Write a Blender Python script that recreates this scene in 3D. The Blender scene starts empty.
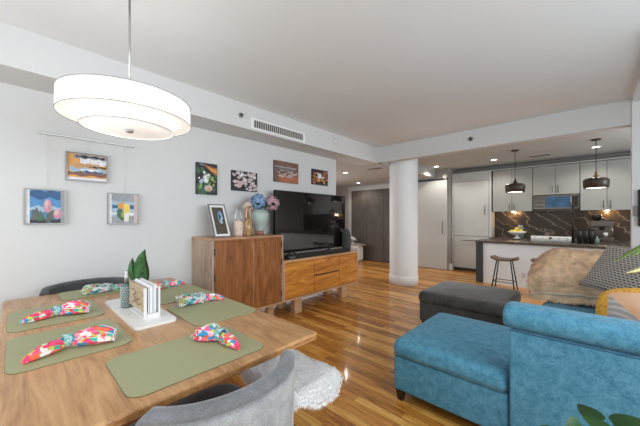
import bpy, bmesh, math, random
from mathutils import Vector, Matrix, Euler, noise
random.seed(7)
PI = math.pi
SC = bpy.context.scene
COL = SC.collection

# ------------------------------------------------------------------ camera
cam_d = bpy.data.cameras.new('camera'); cam = bpy.data.objects.new('camera', cam_d); COL.objects.link(cam)
cam.location = (0, 0, 1.38); cam.rotation_euler = (PI/2, 0, math.radians(43))
cam_d.sensor_width = 36; cam_d.lens = 287.3/640*36; cam_d.shift_y = 5.5/640; cam_d.clip_start = 0.02
SC.camera = cam
# ------------------------------------------------------------------ world, light, exposure
W = bpy.data.worlds.new('world'); SC.world = W; W.use_nodes = True
W.node_tree.nodes['Background'].inputs[0].default_value = (0.75, 0.86, 1, 1)
W.node_tree.nodes['Background'].inputs[1].default_value = 0.6
SC.view_settings.view_transform = 'Standard'; SC.view_settings.look = 'None'
SC.view_settings.gamma = 1; SC.view_settings.use_curve_mapping = False
SC.view_settings.exposure = 0.05
def area(name, loc, rot, sx, sy, power, col=(1, 1, 1), spread=180):
    l = bpy.data.lights.new(name, 'AREA'); l.shape = 'RECTANGLE'; l.size = sx; l.size_y = sy
    l.energy = power; l.color = col; l.spread = math.radians(spread)
    o = bpy.data.objects.new(name, l); COL.objects.link(o); o.location = loc; o.rotation_euler = rot
    return o
# daylight through the window wall behind the camera and the side window, plus area fills
area('window_daylight', (-1.7, -1.72, 1.5), (PI/2, 0, 0), 3.0, 2.0, 54, (0.87, 0.94, 1.0))
area('side_window_daylight', (2.12, 1.35, 1.75), (PI/2, 0, PI/2), 3.4, 1.6, 96, (0.86, 0.94, 1.0), 145)
area('kitchen_fill_light', (2.12, 6.3, 1.7), (PI/2, 0, PI/2), 1.0, 1.5, 40, (0.86, 0.94, 1.0))  # added unseen area light that fills the kitchen; no window is built here
area('hall_fill_light', (-6.6, 5.2, 1.6), (PI/2, 0, -PI/2), 1.0, 1.6, 40, (0.95, .96, 1))  # unseen area light inside the hall, with no opening behind it
def lamp(name, loc, power, col=(1, .86, .7), radius=.04, spot=None, blend=.6):
    l = bpy.data.lights.new(name, 'SPOT' if spot else 'POINT'); l.energy = power; l.color = col; l.shadow_soft_size = radius
    if spot: l.spot_size = math.radians(spot); l.spot_blend = blend
    o = bpy.data.objects.new(name, l); COL.objects.link(o); o.location = loc
    return o

# ------------------------------------------------------------------ materials
def new_mat(name):
    m = bpy.data.materials.new(name); m.use_nodes = True
    nt = m.node_tree; b = nt.nodes['Principled BSDF']
    return m, nt, b
def N(nt, t, **kw):
    n = nt.nodes.new(t)
    for k, v in kw.items():
        if k in n.inputs: n.inputs[k].default_value = v
        else: setattr(n, k, v)
    return n
def ramp(nt, stops, interp='LINEAR'):
    r = nt.nodes.new('ShaderNodeValToRGB'); r.color_ramp.interpolation = interp
    e = r.color_ramp.elements
    while len(e) > 1: e.remove(e[-1])
    e[0].position = stops[0][0]; e[0].color = (*stops[0][1], 1)
    for p, c in stops[1:]:
        x = e.new(p); x.color = (*c, 1)
    return r
def coords(nt, scale=(1, 1, 1), rot=(0, 0, 0), kind='Object'):
    t = nt.nodes.new('ShaderNodeTexCoord'); mp = nt.nodes.new('ShaderNodeMapping')
    mp.inputs['Scale'].default_value = scale; mp.inputs['Rotation'].default_value = rot
    nt.links.new(t.outputs[kind], mp.inputs['Vector']); return mp
def bump(nt, b, h, strength=.2, dist=.01):
    bp = nt.nodes.new('ShaderNodeBump'); bp.inputs['Strength'].default_value = strength; bp.inputs['Distance'].default_value = dist
    nt.links.new(h, bp.inputs['Height']); nt.links.new(bp.outputs['Normal'], b.inputs['Normal'])
_pc = {}
def plain(name, col, rough=.6, metal=0, var=.06, nscale=8, coat=0, bmp=0, emit=None, es=0, trans=0, ior=1.45):
    if name in _pc: return _pc[name]
    m, nt, b = new_mat(name)
    mp = coords(nt); n = N(nt, 'ShaderNodeTexNoise', Scale=nscale, Detail=3.0)
    nt.links.new(mp.outputs[0], n.inputs['Vector'])
    lo = tuple(max(0, c*(1-var)) for c in col); hi = tuple(min(1, c*(1+var)) for c in col)
    r = ramp(nt, [(.3, lo), (.7, hi)]); nt.links.new(n.outputs[0], r.inputs[0]); nt.links.new(r.outputs[0], b.inputs['Base Color'])
    b.inputs['Roughness'].default_value = rough; b.inputs['Metallic'].default_value = metal
    b.inputs['Coat Weight'].default_value = coat; b.inputs['Transmission Weight'].default_value = trans; b.inputs['IOR'].default_value = ior
    if bmp: bump(nt, b, n.outputs[0], bmp, .005)
    if emit: b.inputs['Emission Color'].default_value = (*emit, 1); b.inputs['Emission Strength'].default_value = es
    _pc[name] = m; return m
def wood(name, c1, c2, c3, axis=0, scale=1.0, rough=.45, coat=.15, ax=2.2):
    m, nt, b = new_mat(name)
    st = [11, 11, 11]; st[axis] = ax
    mp = coords(nt, tuple(x*scale for x in st))
    n = N(nt, 'ShaderNodeTexNoise', Scale=1.6, Detail=6.0, Roughness=.62, Distortion=1.5)
    nt.links.new(mp.outputs[0], n.inputs['Vector'])
    st2 = [60, 60, 60]; st2[axis] = 2.5
    mp2 = coords(nt, tuple(x*scale for x in st2))
    n2 = N(nt, 'ShaderNodeTexNoise', Scale=2.0, Detail=4.0); nt.links.new(mp2.outputs[0], n2.inputs['Vector'])
    mx = nt.nodes.new('ShaderNodeMath'); mx.operation = 'MULTIPLY_ADD'; mx.inputs[1].default_value = .35
    nt.links.new(n2.outputs[0], mx.inputs[0]); nt.links.new(n.outputs[0], mx.inputs[2])
    r = ramp(nt, [(.48, c1), (.66, c2), (.84, c3)]); nt.links.new(mx.outputs[0], r.inputs[0])
    nt.links.new(r.outputs[0], b.inputs['Base Color'])
    b.inputs['Roughness'].default_value = rough; b.inputs['Coat Weight'].default_value = coat; b.inputs['Coat Roughness'].default_value = .25
    bump(nt, b, mx.outputs[0], .12, .004)
    return m
def fabric(name, c1, c2, scale=300, rough=.95, sheen=.3, blot=6, bmp=.3):
    m, nt, b = new_mat(name)
    mp = coords(nt)
    n = N(nt, 'ShaderNodeTexNoise', Scale=blot, Detail=6.0, Roughness=.7); nt.links.new(mp.outputs[0], n.inputs['Vector'])
    n2 = N(nt, 'ShaderNodeTexNoise', Scale=scale, Detail=2.0); nt.links.new(mp.outputs[0], n2.inputs['Vector'])
    mx = nt.nodes.new('ShaderNodeMath'); mx.operation = 'MULTIPLY_ADD'; mx.inputs[1].default_value = .6
    nt.links.new(n2.outputs[0], mx.inputs[0]); nt.links.new(n.outputs[0], mx.inputs[2])
    r = ramp(nt, [(.6, c1), (1.0, c2)]); nt.links.new(mx.outputs[0], r.inputs[0]); nt.links.new(r.outputs[0], b.inputs['Base Color'])
    b.inputs['Roughness'].default_value = rough; b.inputs['Sheen Weight'].default_value = sheen; b.inputs['Sheen Roughness'].default_value = .4
    bump(nt, b, n2.outputs[0], bmp, .003)
    return m
# floor boards
def floor_mat():
    m, nt, b = new_mat('oak_strip_floor')
    mp = coords(nt)
    br = N(nt, 'ShaderNodeTexBrick', Scale=1.0); br.offset = .37; br.squash = 1
    br.inputs['Brick Width'].default_value = .95; br.inputs['Row Height'].default_value = .068
    br.inputs['Mortar Size'].default_value = .0011; br.inputs['Mortar Smooth'].default_value = .2; br.inputs['Bias'].default_value = -.1
    br.inputs['Color1'].default_value = (.0, .0, .0, 1); br.inputs['Color2'].default_value = (1, 1, 1, 1); br.inputs['Mortar'].default_value = (.3, .3, .3, 1)
    nt.links.new(mp.outputs[0], br.inputs['Vector'])
    mp2 = coords(nt, (3, 55, 1)); n = N(nt, 'ShaderNodeTexNoise', Scale=1.5, Detail=6.0, Distortion=.6); nt.links.new(mp2.outputs[0], n.inputs['Vector'])
    mp3 = coords(nt, (.5, 3, 1)); n3 = N(nt, 'ShaderNodeTexNoise', Scale=1.2, Detail=2.0); nt.links.new(mp3.outputs[0], n3.inputs['Vector'])
    a = nt.nodes.new('ShaderNodeMath'); a.operation = 'MULTIPLY_ADD'; a.inputs[1].default_value = .42
    nt.links.new(br.outputs['Color'], a.inputs[0]); nt.links.new(n.outputs[0], a.inputs[2])
    a2 = nt.nodes.new('ShaderNodeMath'); a2.operation = 'MULTIPLY_ADD'; a2.inputs[1].default_value = .3
    nt.links.new(n3.outputs[0], a2.inputs[0]); nt.links.new(a.outputs[0], a2.inputs[2])
    r = ramp(nt, [(.5, (.15, .04, .005)), (.75, (.50, .195, .028)), (1.0, (.74, .345, .065)), (1.15, (.82, .46, .12))])
    nt.links.new(a2.outputs[0], r.inputs[0])
    mix = nt.nodes.new('ShaderNodeMix'); mix.data_type = 'RGBA'
    nt.links.new(br.outputs['Fac'], mix.inputs[0]); nt.links.new(r.outputs[0], mix.inputs[6]); mix.inputs[7].default_value = (.09, .035, .012, 1)
    nt.links.new(mix.outputs[2], b.inputs['Base Color'])
    b.inputs['Roughness'].default_value = .38; b.inputs['Coat Weight'].default_value = .3; b.inputs['Coat Roughness'].default_value = .09
    bump(nt, b, n.outputs[0], .06, .003)
    return m
def marble_mat(name, base, vein, scale=1.0):
    m, nt, b = new_mat(name)
    mp = coords(nt, (1*scale, 1*scale, 1.6*scale), (0, .6, 0))
    n = N(nt, 'ShaderNodeTexNoise', Scale=1.8, Detail=6.0, Roughness=.6); nt.links.new(mp.outputs[0], n.inputs['Vector'])
    w = N(nt, 'ShaderNodeTexWave', Scale=1.5, Distortion=9.0, Detail=6.0); w.inputs['Detail Scale'].default_value = 2.2
    nt.links.new(mp.outputs[0], w.inputs['Vector'])
    r = ramp(nt, [(.0, base), (.975, tuple(c*1.4 for c in base)), (.995, vein), (1.0, vein)])
    nt.links.new(w.outputs[0], r.inputs[0])
    r2 = ramp(nt, [(.35, (.0, .0, .0)), (.7, (.045, .03, .018))]); nt.links.new(n.outputs[0], r2.inputs[0])
    ad = nt.nodes.new('ShaderNodeMix'); ad.data_type = 'RGBA'; ad.blend_type = 'ADD'; ad.inputs[0].default_value = 1
    nt.links.new(r.outputs[0], ad.inputs[6]); nt.links.new(r2.outputs[0], ad.inputs[7]); nt.links.new(ad.outputs[2], b.inputs['Base Color'])
    b.inputs['Roughness'].default_value = .32; b.inputs['Specular IOR Level'].default_value = .25
    return m
def print_fabric(name, cols, scale=26):
    m, nt, b = new_mat(name)
    mp = coords(nt); n = N(nt, 'ShaderNodeTexNoise', Scale=14.0, Detail=2.0); nt.links.new(mp.outputs[0], n.inputs['Vector'])
    ml = nt.nodes.new('ShaderNodeMix'); ml.data_type = 'VECTOR'; ml.inputs[0].default_value = .06
    nt.links.new(mp.outputs[0], ml.inputs[4]); nt.links.new(n.outputs['Color'], ml.inputs[5])
    v = N(nt, 'ShaderNodeTexVoronoi', Scale=scale); nt.links.new(ml.outputs[1], v.inputs['Vector'])
    s = nt.nodes.new('ShaderNodeSeparateColor'); nt.links.new(v.outputs['Color'], s.inputs[0])
    k = len(cols); r = ramp(nt, [(i/k, c) for i, c in enumerate(cols)], 'CONSTANT')
    nt.links.new(s.outputs[0], r.inputs[0]); nt.links.new(r.outputs[0], b.inputs['Base Color'])
    b.inputs['Roughness'].default_value = .85
    return m
M = {}
M['wall'] = plain('white_wall_paint', (.66, .662, .658), .9, var=.01, nscale=2)
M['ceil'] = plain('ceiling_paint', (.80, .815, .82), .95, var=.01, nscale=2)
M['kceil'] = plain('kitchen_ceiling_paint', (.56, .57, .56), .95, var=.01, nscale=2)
M['greige'] = plain('warm_grey_wall_paint', (.40, .38, .36), .9, var=.02, nscale=2)
M['white'] = plain('white_satin_paint', (.86, .88, .89), .5, var=.01)
M['floor'] = floor_mat()
M['table'] = wood('table_walnut', (.32, .155, .06), (.48, .25, .10), (.60, .34, .15), 0, .9, .36, .25, 1.5)
M['table_edge'] = wood('table_edge_wood', (.22, .085, .024), (.38, .17, .055), (.50, .26, .095), 0, .7, .4, .2)
M['table_leg'] = wood('table_leg_wood', (.09, .035, .012), (.17, .07, .025), (.24, .10, .04), 1, .7, .5, .1)
M['side_wood'] = wood('sideboard_door_wood', (.17, .055, .014), (.28, .10, .028), (.38, .155, .05), 2, .55, .4, .2)
M['side_glare'] = wood('sideboard_end_glare_wood', (.26, .17, .115), (.40, .28, .20), (.50, .38, .28), 2, .55, .5, .1)  # end wood paler than the doors: glare put into its colour
M['side_top'] = wood('sideboard_top_wood', (.30, .14, .07), (.46, .24, .13), (.55, .32, .18), 1, .55, .4, .2)
M['con_wood'] = wood('console_wood', (.38, .12, .014), (.56, .21, .03), (.72, .31, .06), 1, .5, .4, .2)
M['con_edge'] = wood('console_edge_wood', (.42, .22, .11), (.55, .32, .17), (.62, .40, .23), 1, .5, .45, .1)
M['dark_gap'] = plain('dark_metal_hinge', (.02, .018, .016), .5)
M['blue'] = fabric('blue_chenille', (.042, .195, .31), (.12, .345, .485), 130, sheen=.1, blot=22)
M['blue_pipe'] = plain('blue_piping', (.03, .11, .17), .9)
M['char'] = fabric('charcoal_velvet', (.03, .03, .029), (.085, .083, .078), 220, blot=7)
M['chair'] = fabric('grey_velvet', (.10, .105, .112), (.22, .226, .235), 260, blot=5, sheen=.5)
M['chair_out'] = fabric('light_grey_velvet', (.20, .205, .21), (.42, .425, .43), 260, blot=9, sheen=.6)
M['chair_dark'] = fabric('dark_grey_velvet', (.05, .052, .056), (.11, .112, .12), 260, blot=6)
M['mat'] = plain('sage_leatherette', (.36, .36, .20), .5, var=.03, nscale=150)
M['mat_edge'] = plain('placemat_black_underside', (.03, .032, .025), .7)
M['nap'] = print_fabric('floral_napkin_cotton', [(.82, .05, .13), (.85, .10, .22), (.04, .28, .55), (.85, .80, .75), (.50, .60, .06), (.05, .45, .38), (.9, .16, .08), (.85, .35, .45), (.80, .06, .16)], 52)
M['nap_cool'] = print_fabric('cool_floral_napkin_cotton', [(.80, .85, .82), (.10, .45, .45), (.45, .58, .12), (.85, .85, .85), (.05, .2, .35), (.3, .62, .6), (.85, .2, .25)], 40)
M['hem'] = plain('napkin_white_hem', (.82, .85, .84), .8)
M['ring'] = print_fabric('teal_beaded_ring', [(.05, .30, .32), (.45, .62, .58), (.08, .38, .38), (.60, .70, .66)], 180)
M['black'] = plain('black_plastic', (.012, .012, .013), .35)
M['blackm'] = plain('black_metal', (.02, .02, .02), .4, metal=.7)
M['steel'] = plain('brushed_steel', (.55, .55, .54), .3, metal=1)
M['dsteel'] = plain('dark_chrome', (.13, .115, .10), .3, metal=1)
M['nickel'] = plain('satin_nickel', (.5, .5, .49), .35, metal=.9)
M['tv'] = plain('television_glass', (.008, .006, .007), .06, var=.0, coat=1)
M['cab'] = plain('greige_cabinet_lacquer', (.36, .365, .34), .4, var=.01)
M['cab_light'] = plain('pale_cabinet_lacquer', (.53, .545, .53), .4, var=.01)
M['gapm'] = plain('cabinet_shadow_gap', (.06, .055, .05), .8)
M['marble'] = marble_mat('dark_brown_marble', (.03, .024, .018), (.24, .20, .16), .8)
M['granite'] = marble_mat('dark_stone_counter', (.05, .045, .042), (.16, .13, .11), 2.0)
M['leg_stone'] = plain('dark_grey_stone', (.055, .058, .058), .4, var=.25, nscale=20)
M['shade'] = plain('white_fabric_shade', (.9, .9, .88), .8, var=.0, emit=(1, .97, .93), es=.33)
M['diff'] = plain('frosted_diffuser', (.9, .88, .85), .6, var=.0, emit=(1, .94, .87), es=.5)
M['trim_grey'] = plain('silver_shade_trim', (.35, .35, .36), .4, metal=.5)
M['glow'] = plain('lamp_glow', (1, 1, 1), .5, var=.0, emit=(1, .93, .82), es=9)
M['pend'] = plain('brown_black_enamel', (.055, .042, .034), .35, var=.2)
M['brass'] = plain('aged_brass', (.42, .27, .11), .35, metal=.9)
M['brown_seat'] = wood('stool_seat_wood', (.05, .03, .018), (.11, .065, .04), (.17, .105, .065), 0, 1.0, .45, .1)
M['ceramic'] = plain('white_ceramic', (.82, .82, .80), .25, var=.01)
M['lemon'] = plain('lemon_skin', (.80, .62, .06), .5, bmp=.1, nscale=60)
M['glass'] = plain('clear_glass', (.9, .95, .93), .05, var=0, trans=.9)
M['leaf'] = plain('snake_plant_leaf', (.06, .16, .055), .45, var=.5, nscale=25)
M['leaf_d'] = plain('dark_pothos_leaf', (.012, .055, .010), .35, var=.5, nscale=9)
M['leaf_l'] = plain('lime_leaf', (.22, .42, .05), .45, var=.25, nscale=12)
M['leaf_v'] = plain('variegated_leaf', (.62, .62, .30), .5, var=.35, nscale=20)
M['soil'] = plain('potting_soil', (.03, .02, .014), 1, var=.4, nscale=60)
M['pot'] = plain('grey_planter', (.35, .34, .33), .7)
M['paper'] = plain('white_paper_napkin', (.86, .88, .90), .85, var=.01)
M['oakblock'] = wood('pale_oak_block', (.30, .22, .13), (.45, .35, .23), (.54, .44, .31), 0, 2.0, .6, 0)
M['islandw'] = plain('cool_white_panel', (.90, .95, 1.0), .5, var=.01)
M['pull'] = plain('dark_nickel_pull', (.16, .155, .145), .35, metal=.8)
M['burn'] = plain('burnt_engraving', (.12, .07, .035), .8)
M['mill'] = plain('grey_green_ceramic', (.16, .22, .21), .5)
M['mill_l'] = plain('pale_grey_dots', (.62, .68, .66), .5)
M['wool'] = plain('white_sheepskin', (.97, .96, .95), .95, var=.05, nscale=12)
M['fur'] = plain('tan_faux_fur', (.78, .56, .37), .95, var=.22, nscale=14)
M['furhem'] = plain('cream_throw_edge', (.55, .49, .42), .9)
M['vase'] = plain('celadon_vase', (.42, .50, .46), .35, var=.12, nscale=10)
M['terra'] = plain('terracotta_base', (.36, .17, .11), .7)
M['hyd_b'] = plain('blue_petals', (.24, .38, .58), .8, var=.5, nscale=60)
M['hyd_p'] = plain('pink_petals', (.60, .36, .42), .8, var=.5, nscale=60)
M['hyd_c'] = plain('cream_petals', (.68, .55, .47), .8, var=.2, nscale=60)
M['copper'] = plain('copper_metal', (.55, .28, .15), .3, metal=.9)
M['amber'] = plain('amber_glass', (.40, .26, .12), .15, var=.3, nscale=40)
M['door_reflection'] = plain('painted_blue_reflection', (.02, .08, .17), .3, var=.5, nscale=6)  # blue reflection put into the base colour of the microwave door
M['darkdoor'] = wood('dark_closet_wood', (.065, .055, .047), (.09, .077, .066), (.11, .096, .084), 2, .6, .6, 0)
M['grille'] = plain('grille_dark', (.10, .095, .09), .7)
M['plug'] = plain('white_plastic', (.8, .8, .79), .4, var=.01)
M['ivory'] = plain('sensor_ivory', (.62, .60, .57), .5)
M['legwood'] = plain('espresso_wood', (.025, .015, .012), .35)
M['stuccoframe'] = plain('grey_metal_frame', (.23, .22, .21), .4, metal=.5)
M['matboard'] = plain('white_mat_board', (.8, .8, .78), .8, var=.01)

# ------------------------------------------------------------------ mesh helpers
def bx(bm, x0, x1, y0, y1, z0, z1, mi=0, bev=0, seg=2):
    vs = [bm.verts.new((x, y, z)) for x in (x0, x1) for y in (y0, y1) for z in (z0, z1)]
    idx = [(0, 1, 3, 2), (4, 6, 7, 5), (0, 4, 5, 1), (2, 3, 7, 6), (0, 2, 6, 4), (1, 5, 7, 3)]
    fs = [bm.faces.new([vs[i] for i in f]) for f in idx]
    for f in fs: f.material_index = mi
    if bev:
        es = list({e for f in fs for e in f.edges})
        r = bmesh.ops.bevel(bm, geom=es, offset=bev, segments=seg, profile=.5, affect='EDGES')
        for f in r['faces']: f.material_index = mi; f.smooth = True
    return vs
def frame_from(d):
    d = Vector(d).normalized(); u = Vector((0, 0, 1)) if abs(d.z) < .9 else Vector((1, 0, 0))
    a = d.cross(u).normalized(); return a, d.cross(a).normalized()
def tube(bm, pts, r, seg=10, mi=0, cap=True, flat=1.0):
    pts = [Vector(p) for p in pts]; rs = r if isinstance(r, (list, tuple)) else [r]*len(pts)
    rings = []; pa = None
    for i, p in enumerate(pts):
        d = (pts[min(i+1, len(pts)-1)]-pts[max(i-1, 0)])
        if d.length < 1e-9: d = Vector((0, 0, 1))
        d.normalize()
        if pa is None: a, b = frame_from(d)
        else:
            a = (pa-d*pa.dot(d)); a = a.normalized() if a.length > 1e-6 else frame_from(d)[0]; b = d.cross(a)
        pa = a
        rings.append([bm.verts.new(p+a*rs[i]*math.cos(2*PI*k/seg)+b*rs[i]*flat*math.sin(2*PI*k/seg)) for k in range(seg)])
    for i in range(len(rings)-1):
        for k in range(seg):
            f = bm.faces.new((rings[i][k], rings[i][(k+1) % seg], rings[i+1][(k+1) % seg], rings[i+1][k])); f.smooth = True; f.material_index = mi
    if cap:
        for rg in (rings[0], rings[-1]):
            try: f = bm.faces.new(rg); f.material_index = mi
            except ValueError: pass
def lathe(bm, prof, seg=32, c=(0, 0, 0), mi=0, close=True):
    rings = []
    for r, z in prof:
        if r < 1e-5: rings.append([bm.verts.new((c[0], c[1], c[2]+z))])
        else: rings.append([bm.verts.new((c[0]+r*math.cos(2*PI*k/seg), c[1]+r*math.sin(2*PI*k/seg), c[2]+z)) for k in range(seg)])
    for i in range(len(rings)-1):
        A, B = rings[i], rings[i+1]
        for k in range(seg):
            k2 = (k+1) % seg
            q = [A[k % len(A)], A[k2 % len(A)], B[k2 % len(B)], B[k % len(B)]]
            u = []
            for v in q:
                if v not in u: u.append(v)
            if len(u) > 2:
                try: f = bm.faces.new(u); f.smooth = True; f.material_index = mi
                except ValueError: pass
def ball(bm, c, r, sx=1, sy=1, sz=1, sub=2, mi=0):
    g = bmesh.ops.create_icosphere(bm, subdivisions=sub, radius=r)
    for v in g['verts']: v.co = Vector((v.co.x*sx, v.co.y*sy, v.co.z*sz))+Vector(c)
    for f in {f for v in g['verts'] for f in v.link_faces}: f.smooth = True; f.material_index = mi
    return g['verts']
def prism(bm, poly, z0, z1, mi=0, mi_side=None, bev=0):
    a = [bm.verts.new((x, y, z0)) for x, y in poly]; b = [bm.verts.new((x, y, z1)) for x, y in poly]
    f = bm.faces.new(b); f.material_index = mi; f0 = bm.faces.new(a[::-1]); f0.material_index = mi if mi_side is None else mi_side
    n = len(poly)
    for i in range(n):
        s = bm.faces.new((a[i], a[(i+1) % n], b[(i+1) % n], b[i])); s.material_index = mi if mi_side is None else mi_side
    return f
def rrect(x0, x1, y0, y1, r, n=6):
    out = []
    for cx, cy, a0 in ((x1-r, y1-r, 0), (x0+r, y1-r, 90), (x0+r, y0+r, 180), (x1-r, y0+r, 270)):
        for k in range(n+1):
            a = math.radians(a0+90*k/n); out.append((cx+r*math.cos(a), cy+r*math.sin(a)))
    return out
def puff(bm, sx, sy, sz, c=(0, 0, 0), n=16, e=5.0, crown=.35, mi=0, wob=0, seed=0):
    """a stuffed cushion: rounded-box (superellipsoid) with a crowned top and bottom"""
    old = set(bm.verts)
    bmesh.ops.create_cube(bm, size=2)
    es = [e_ for e_ in bm.edges if e_.verts[0] not in old]
    bmesh.ops.subdivide_edges(bm, edges=es, cuts=n, use_grid_fill=True)
    vs = [v for v in bm.verts if v not in old]
    for v in vs:
        p = v.co; l = (abs(p.x)**e+abs(p.y)**e+abs(p.z)**e)**(1/e)
        q = p/l
        k = 1+crown*(1-q.x**2)*(1-q.y**2)-crown*.5
        w = noise.noise(Vector((q.x*2.2+seed, q.y*2.2, q.z*2.2)))*wob if wob else 0
        v.co = Vector((c[0]+q.x*sx/2*(1+w*.3), c[1]+q.y*sy/2*(1+w*.3), c[2]+q.z*sz/2*k*(1+w)))
    for f in {f for v in vs for f in v.link_faces}: f.smooth = True; f.material_index = mi
    return vs
def slab_cushion(bm, x0, x1, y0, y1, z0, z1, r, crown, wob=.004, seed=0):
    w, d = (x1-x0)/2, (y1-y0)/2; cx, cy = (x0+x1)/2, (y0+y1)/2
    prof = [(0, z0), (-.004, z0+(z1-z0)*.35)]+[(r*(1-math.sin(a)), z1-r+r*math.cos(a)) for a in [PI/2*(1-k/6) for k in range(7)]]
    prof = [(i, z) for i, z in prof]
    lv = [1-k/9 for k in range(1, 10)]
    rings = []
    for i, z in prof:
        rings.append([bm.verts.new((cx+x, cy+y, z)) for x, y in rrect(-w+i, w-i, -d+i, d-i, .05, 6)])
    base = rrect(-w+r, w-r, -d+r, d-r, .05, 6)
    for s in lv[:-1]:
        ring = []
        for x, y in base:
            X, Y = x*s, y*s; u, v = X/(w-r), Y/(d-r)
            z = z1+crown*((1-u**2)*(1-v**2))**.6+wob*noise.noise(Vector((X*6+seed, Y*6, 0)))*(1-s**4)
            ring.append(bm.verts.new((cx+X, cy+Y, z)))
        rings.append(ring)
    n = len(base)
    for A, Bq in zip(rings, rings[1:]):
        for k in range(n):
            f = bm.faces.new((A[k], A[(k+1) % n], Bq[(k+1) % n], Bq[k])); f.smooth = True
    c = bm.verts.new((cx, cy, z1+crown))
    for k in range(n):
        f = bm.faces.new((rings[-1][k], rings[-1][(k+1) % n], c)); f.smooth = True
    bm.faces.new(rings[0])
def obj(name, bm, mats, parent=None, loc=None, rot=None):
    bmesh.ops.recalc_face_normals(bm, faces=bm.faces)
    me = bpy.data.meshes.new(name); bm.to_mesh(me); bm.free()
    for m in (mats if isinstance(mats, (list, tuple)) else [mats]): me.materials.append(m)
    o = bpy.data.objects.new(name, me); COL.objects.link(o)
    if parent: o.parent = parent
    if loc: o.location = loc
    if rot: o.rotation_euler = rot
    return o
def B(): return bmesh.new()
def thing(name, label, cat, loc=(0, 0, 0), rotz=0, group=None):
    o = bpy.data.objects.new(name, None); COL.objects.link(o); o.empty_display_size = .05
    o.location = loc; o.rotation_euler = (0, 0, rotz); o['label'] = label; o['category'] = cat
    if group: o['group'] = group
    return o
def tag(o, label, cat, group=None, kind=None):
    o['label'] = label; o['category'] = cat
    if group: o['group'] = group
    if kind: o['kind'] = kind
    return o
def struct(name, bm, m, parent=None):
    o = obj(name, bm, m, parent)
    if not parent: o['kind'] = 'structure'
    return o
def sbox(name, m, *b, parent=None, bev=0):
    bm = B(); bx(bm, *b, bev=bev); return struct(name, bm, m, parent)
def pbox(name, m, parent, *b, bev=0):
    bm = B(); bx(bm, *b, bev=bev); return obj(name, bm, m, parent)
def dup(root, loc=None, rotz=None, label=None):
    r = root.copy(); COL.objects.link(r)
    if loc: r.location = loc
    if rotz is not None: r.rotation_euler = (0, 0, rotz)
    if label: r['label'] = label
    for ch in list(root.children):
        c = ch.copy(); COL.objects.link(c); c.parent = r
        for g in list(ch.children):
            d = g.copy(); COL.objects.link(d); d.parent = c
    return r

# ================================================================== THE SETTING
XW = -3.56; ZC = 2.82; ZS = 2.51; YB = 5.07; XS = -3.14; ZK = 2.72; XR = 2.2; YW = -1.8; YK = 8.5; YH = 7.95; XH = -7.2
bm = B(); bx(bm, XH-.1, XR+.1, YW-.1, YK+.35, -.06, 0); struct('floor', bm, M['floor'])
bm = B(); bx(bm, XW-.1, XR+.1, YW-.1, YB+.02, ZC, ZC+.1); struct('ceiling', bm, M['ceil'])
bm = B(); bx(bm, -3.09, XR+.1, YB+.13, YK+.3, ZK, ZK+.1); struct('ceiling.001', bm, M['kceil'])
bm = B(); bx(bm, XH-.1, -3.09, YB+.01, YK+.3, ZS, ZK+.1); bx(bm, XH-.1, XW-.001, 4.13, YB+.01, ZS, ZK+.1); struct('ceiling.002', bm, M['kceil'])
bm = B(); bx(bm, XW-.14, XW, YW, 4.27, 0, ZC); struct('wall_left', bm, M['wall'])
bm = B(); bx(bm, XW, XS, YW, YB, ZS, ZC-.001); bx(bm, XW, XS, YB, YB+.012, ZS, ZC-.001); struct('trim_1', bm, M['wall'])           # soffit along the left wall
bm = B(); bx(bm, XS, .386, YB, YB+.14, ZS, ZC-.001); struct('trim_2', bm, M['wall'])      # dropped beam
bm = B(); lathe(bm, [(.29, 0), (.29, ZK)], 48, (-2.872, 5.688, 0)); struct('trim_3', bm, M['white'])   # round column
bm = B(); lathe(bm, [(.29, 0), (.299, .0), (.299, .19), (.291, .20)], 48, (-2.872, 5.688, 0)); struct('baseboard_column', bm, M['white'])
# hall
bm = B(); bx(bm, XH, -4.02, YH, YH+.12, 0, ZS); struct('wall_hall', bm, M['greige'])
bm = B(); bx(bm, XH-.1, XH, 4.0, YH+.1, 0, ZS); struct('wall_hall_side', bm, M['greige'])
bm = B(); bx(bm, XH, XW-.14, 4.13, 4.27, 0, ZS); struct('wall_hall_near', bm, M['greige'])
bm = B()
bx(bm, -6.05, -5.92, YH-.03, YH, 0, 2.46, bev=.004); bx(bm, -5.919, -4.05, YH-.03, YH, 2.312, 2.46, bev=.004); struct('trim_4', bm, M['cab_light'])
d = thing('door_2', 'dark', 'door'); del d['label'], d['category']; d['kind'] = 'structure'
for k in range(3):
    pbox('door_panel', M['darkdoor'], d, -5.92+k*.625, -5.30+k*.625, YH-.028, YH-.004, .01, 2.31, bev=.004)
# wall behind the sliding door and beside the refrigerator
bm = B(); bx(bm, -4.03, -2.735, YH+.02, YH+.14, 0, ZK); struct('wall_back', bm, M['greige'])
bm = B(); bx(bm, -2.72, XR, YK, YK+.12, 0, ZK); struct('wall_kitchen', bm, M['greige'])
bm = B(); bx(bm, -2.735, -2.715, 8.05, YK, 0, ZK); struct('wall_kitchen_side', bm, M['greige'])
bm = B(); bx(bm, XR, XR+.12, YW, YK, 0, ZC); struct('wall_right', bm, M['wall'])
bm = B(); bx(bm, XW, XR, YW-.12, YW, 0, ZC); struct('wall_behind', bm, M['wall'])
bm = B(); bx(bm, .386, XR, YB-.02, YB+.14, 0, ZC-.001); struct('wall_pillar', bm, M['white'])
bm = B(); bx(bm, .388, XR-.001, 3.2, YB-.021, ZC-.05, ZC-.001); struct('trim_5', bm, M['white'])
sbox('baseboard_left', M['white'], XW, XW+.015, YW, 4.26, 0, .1)
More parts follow.
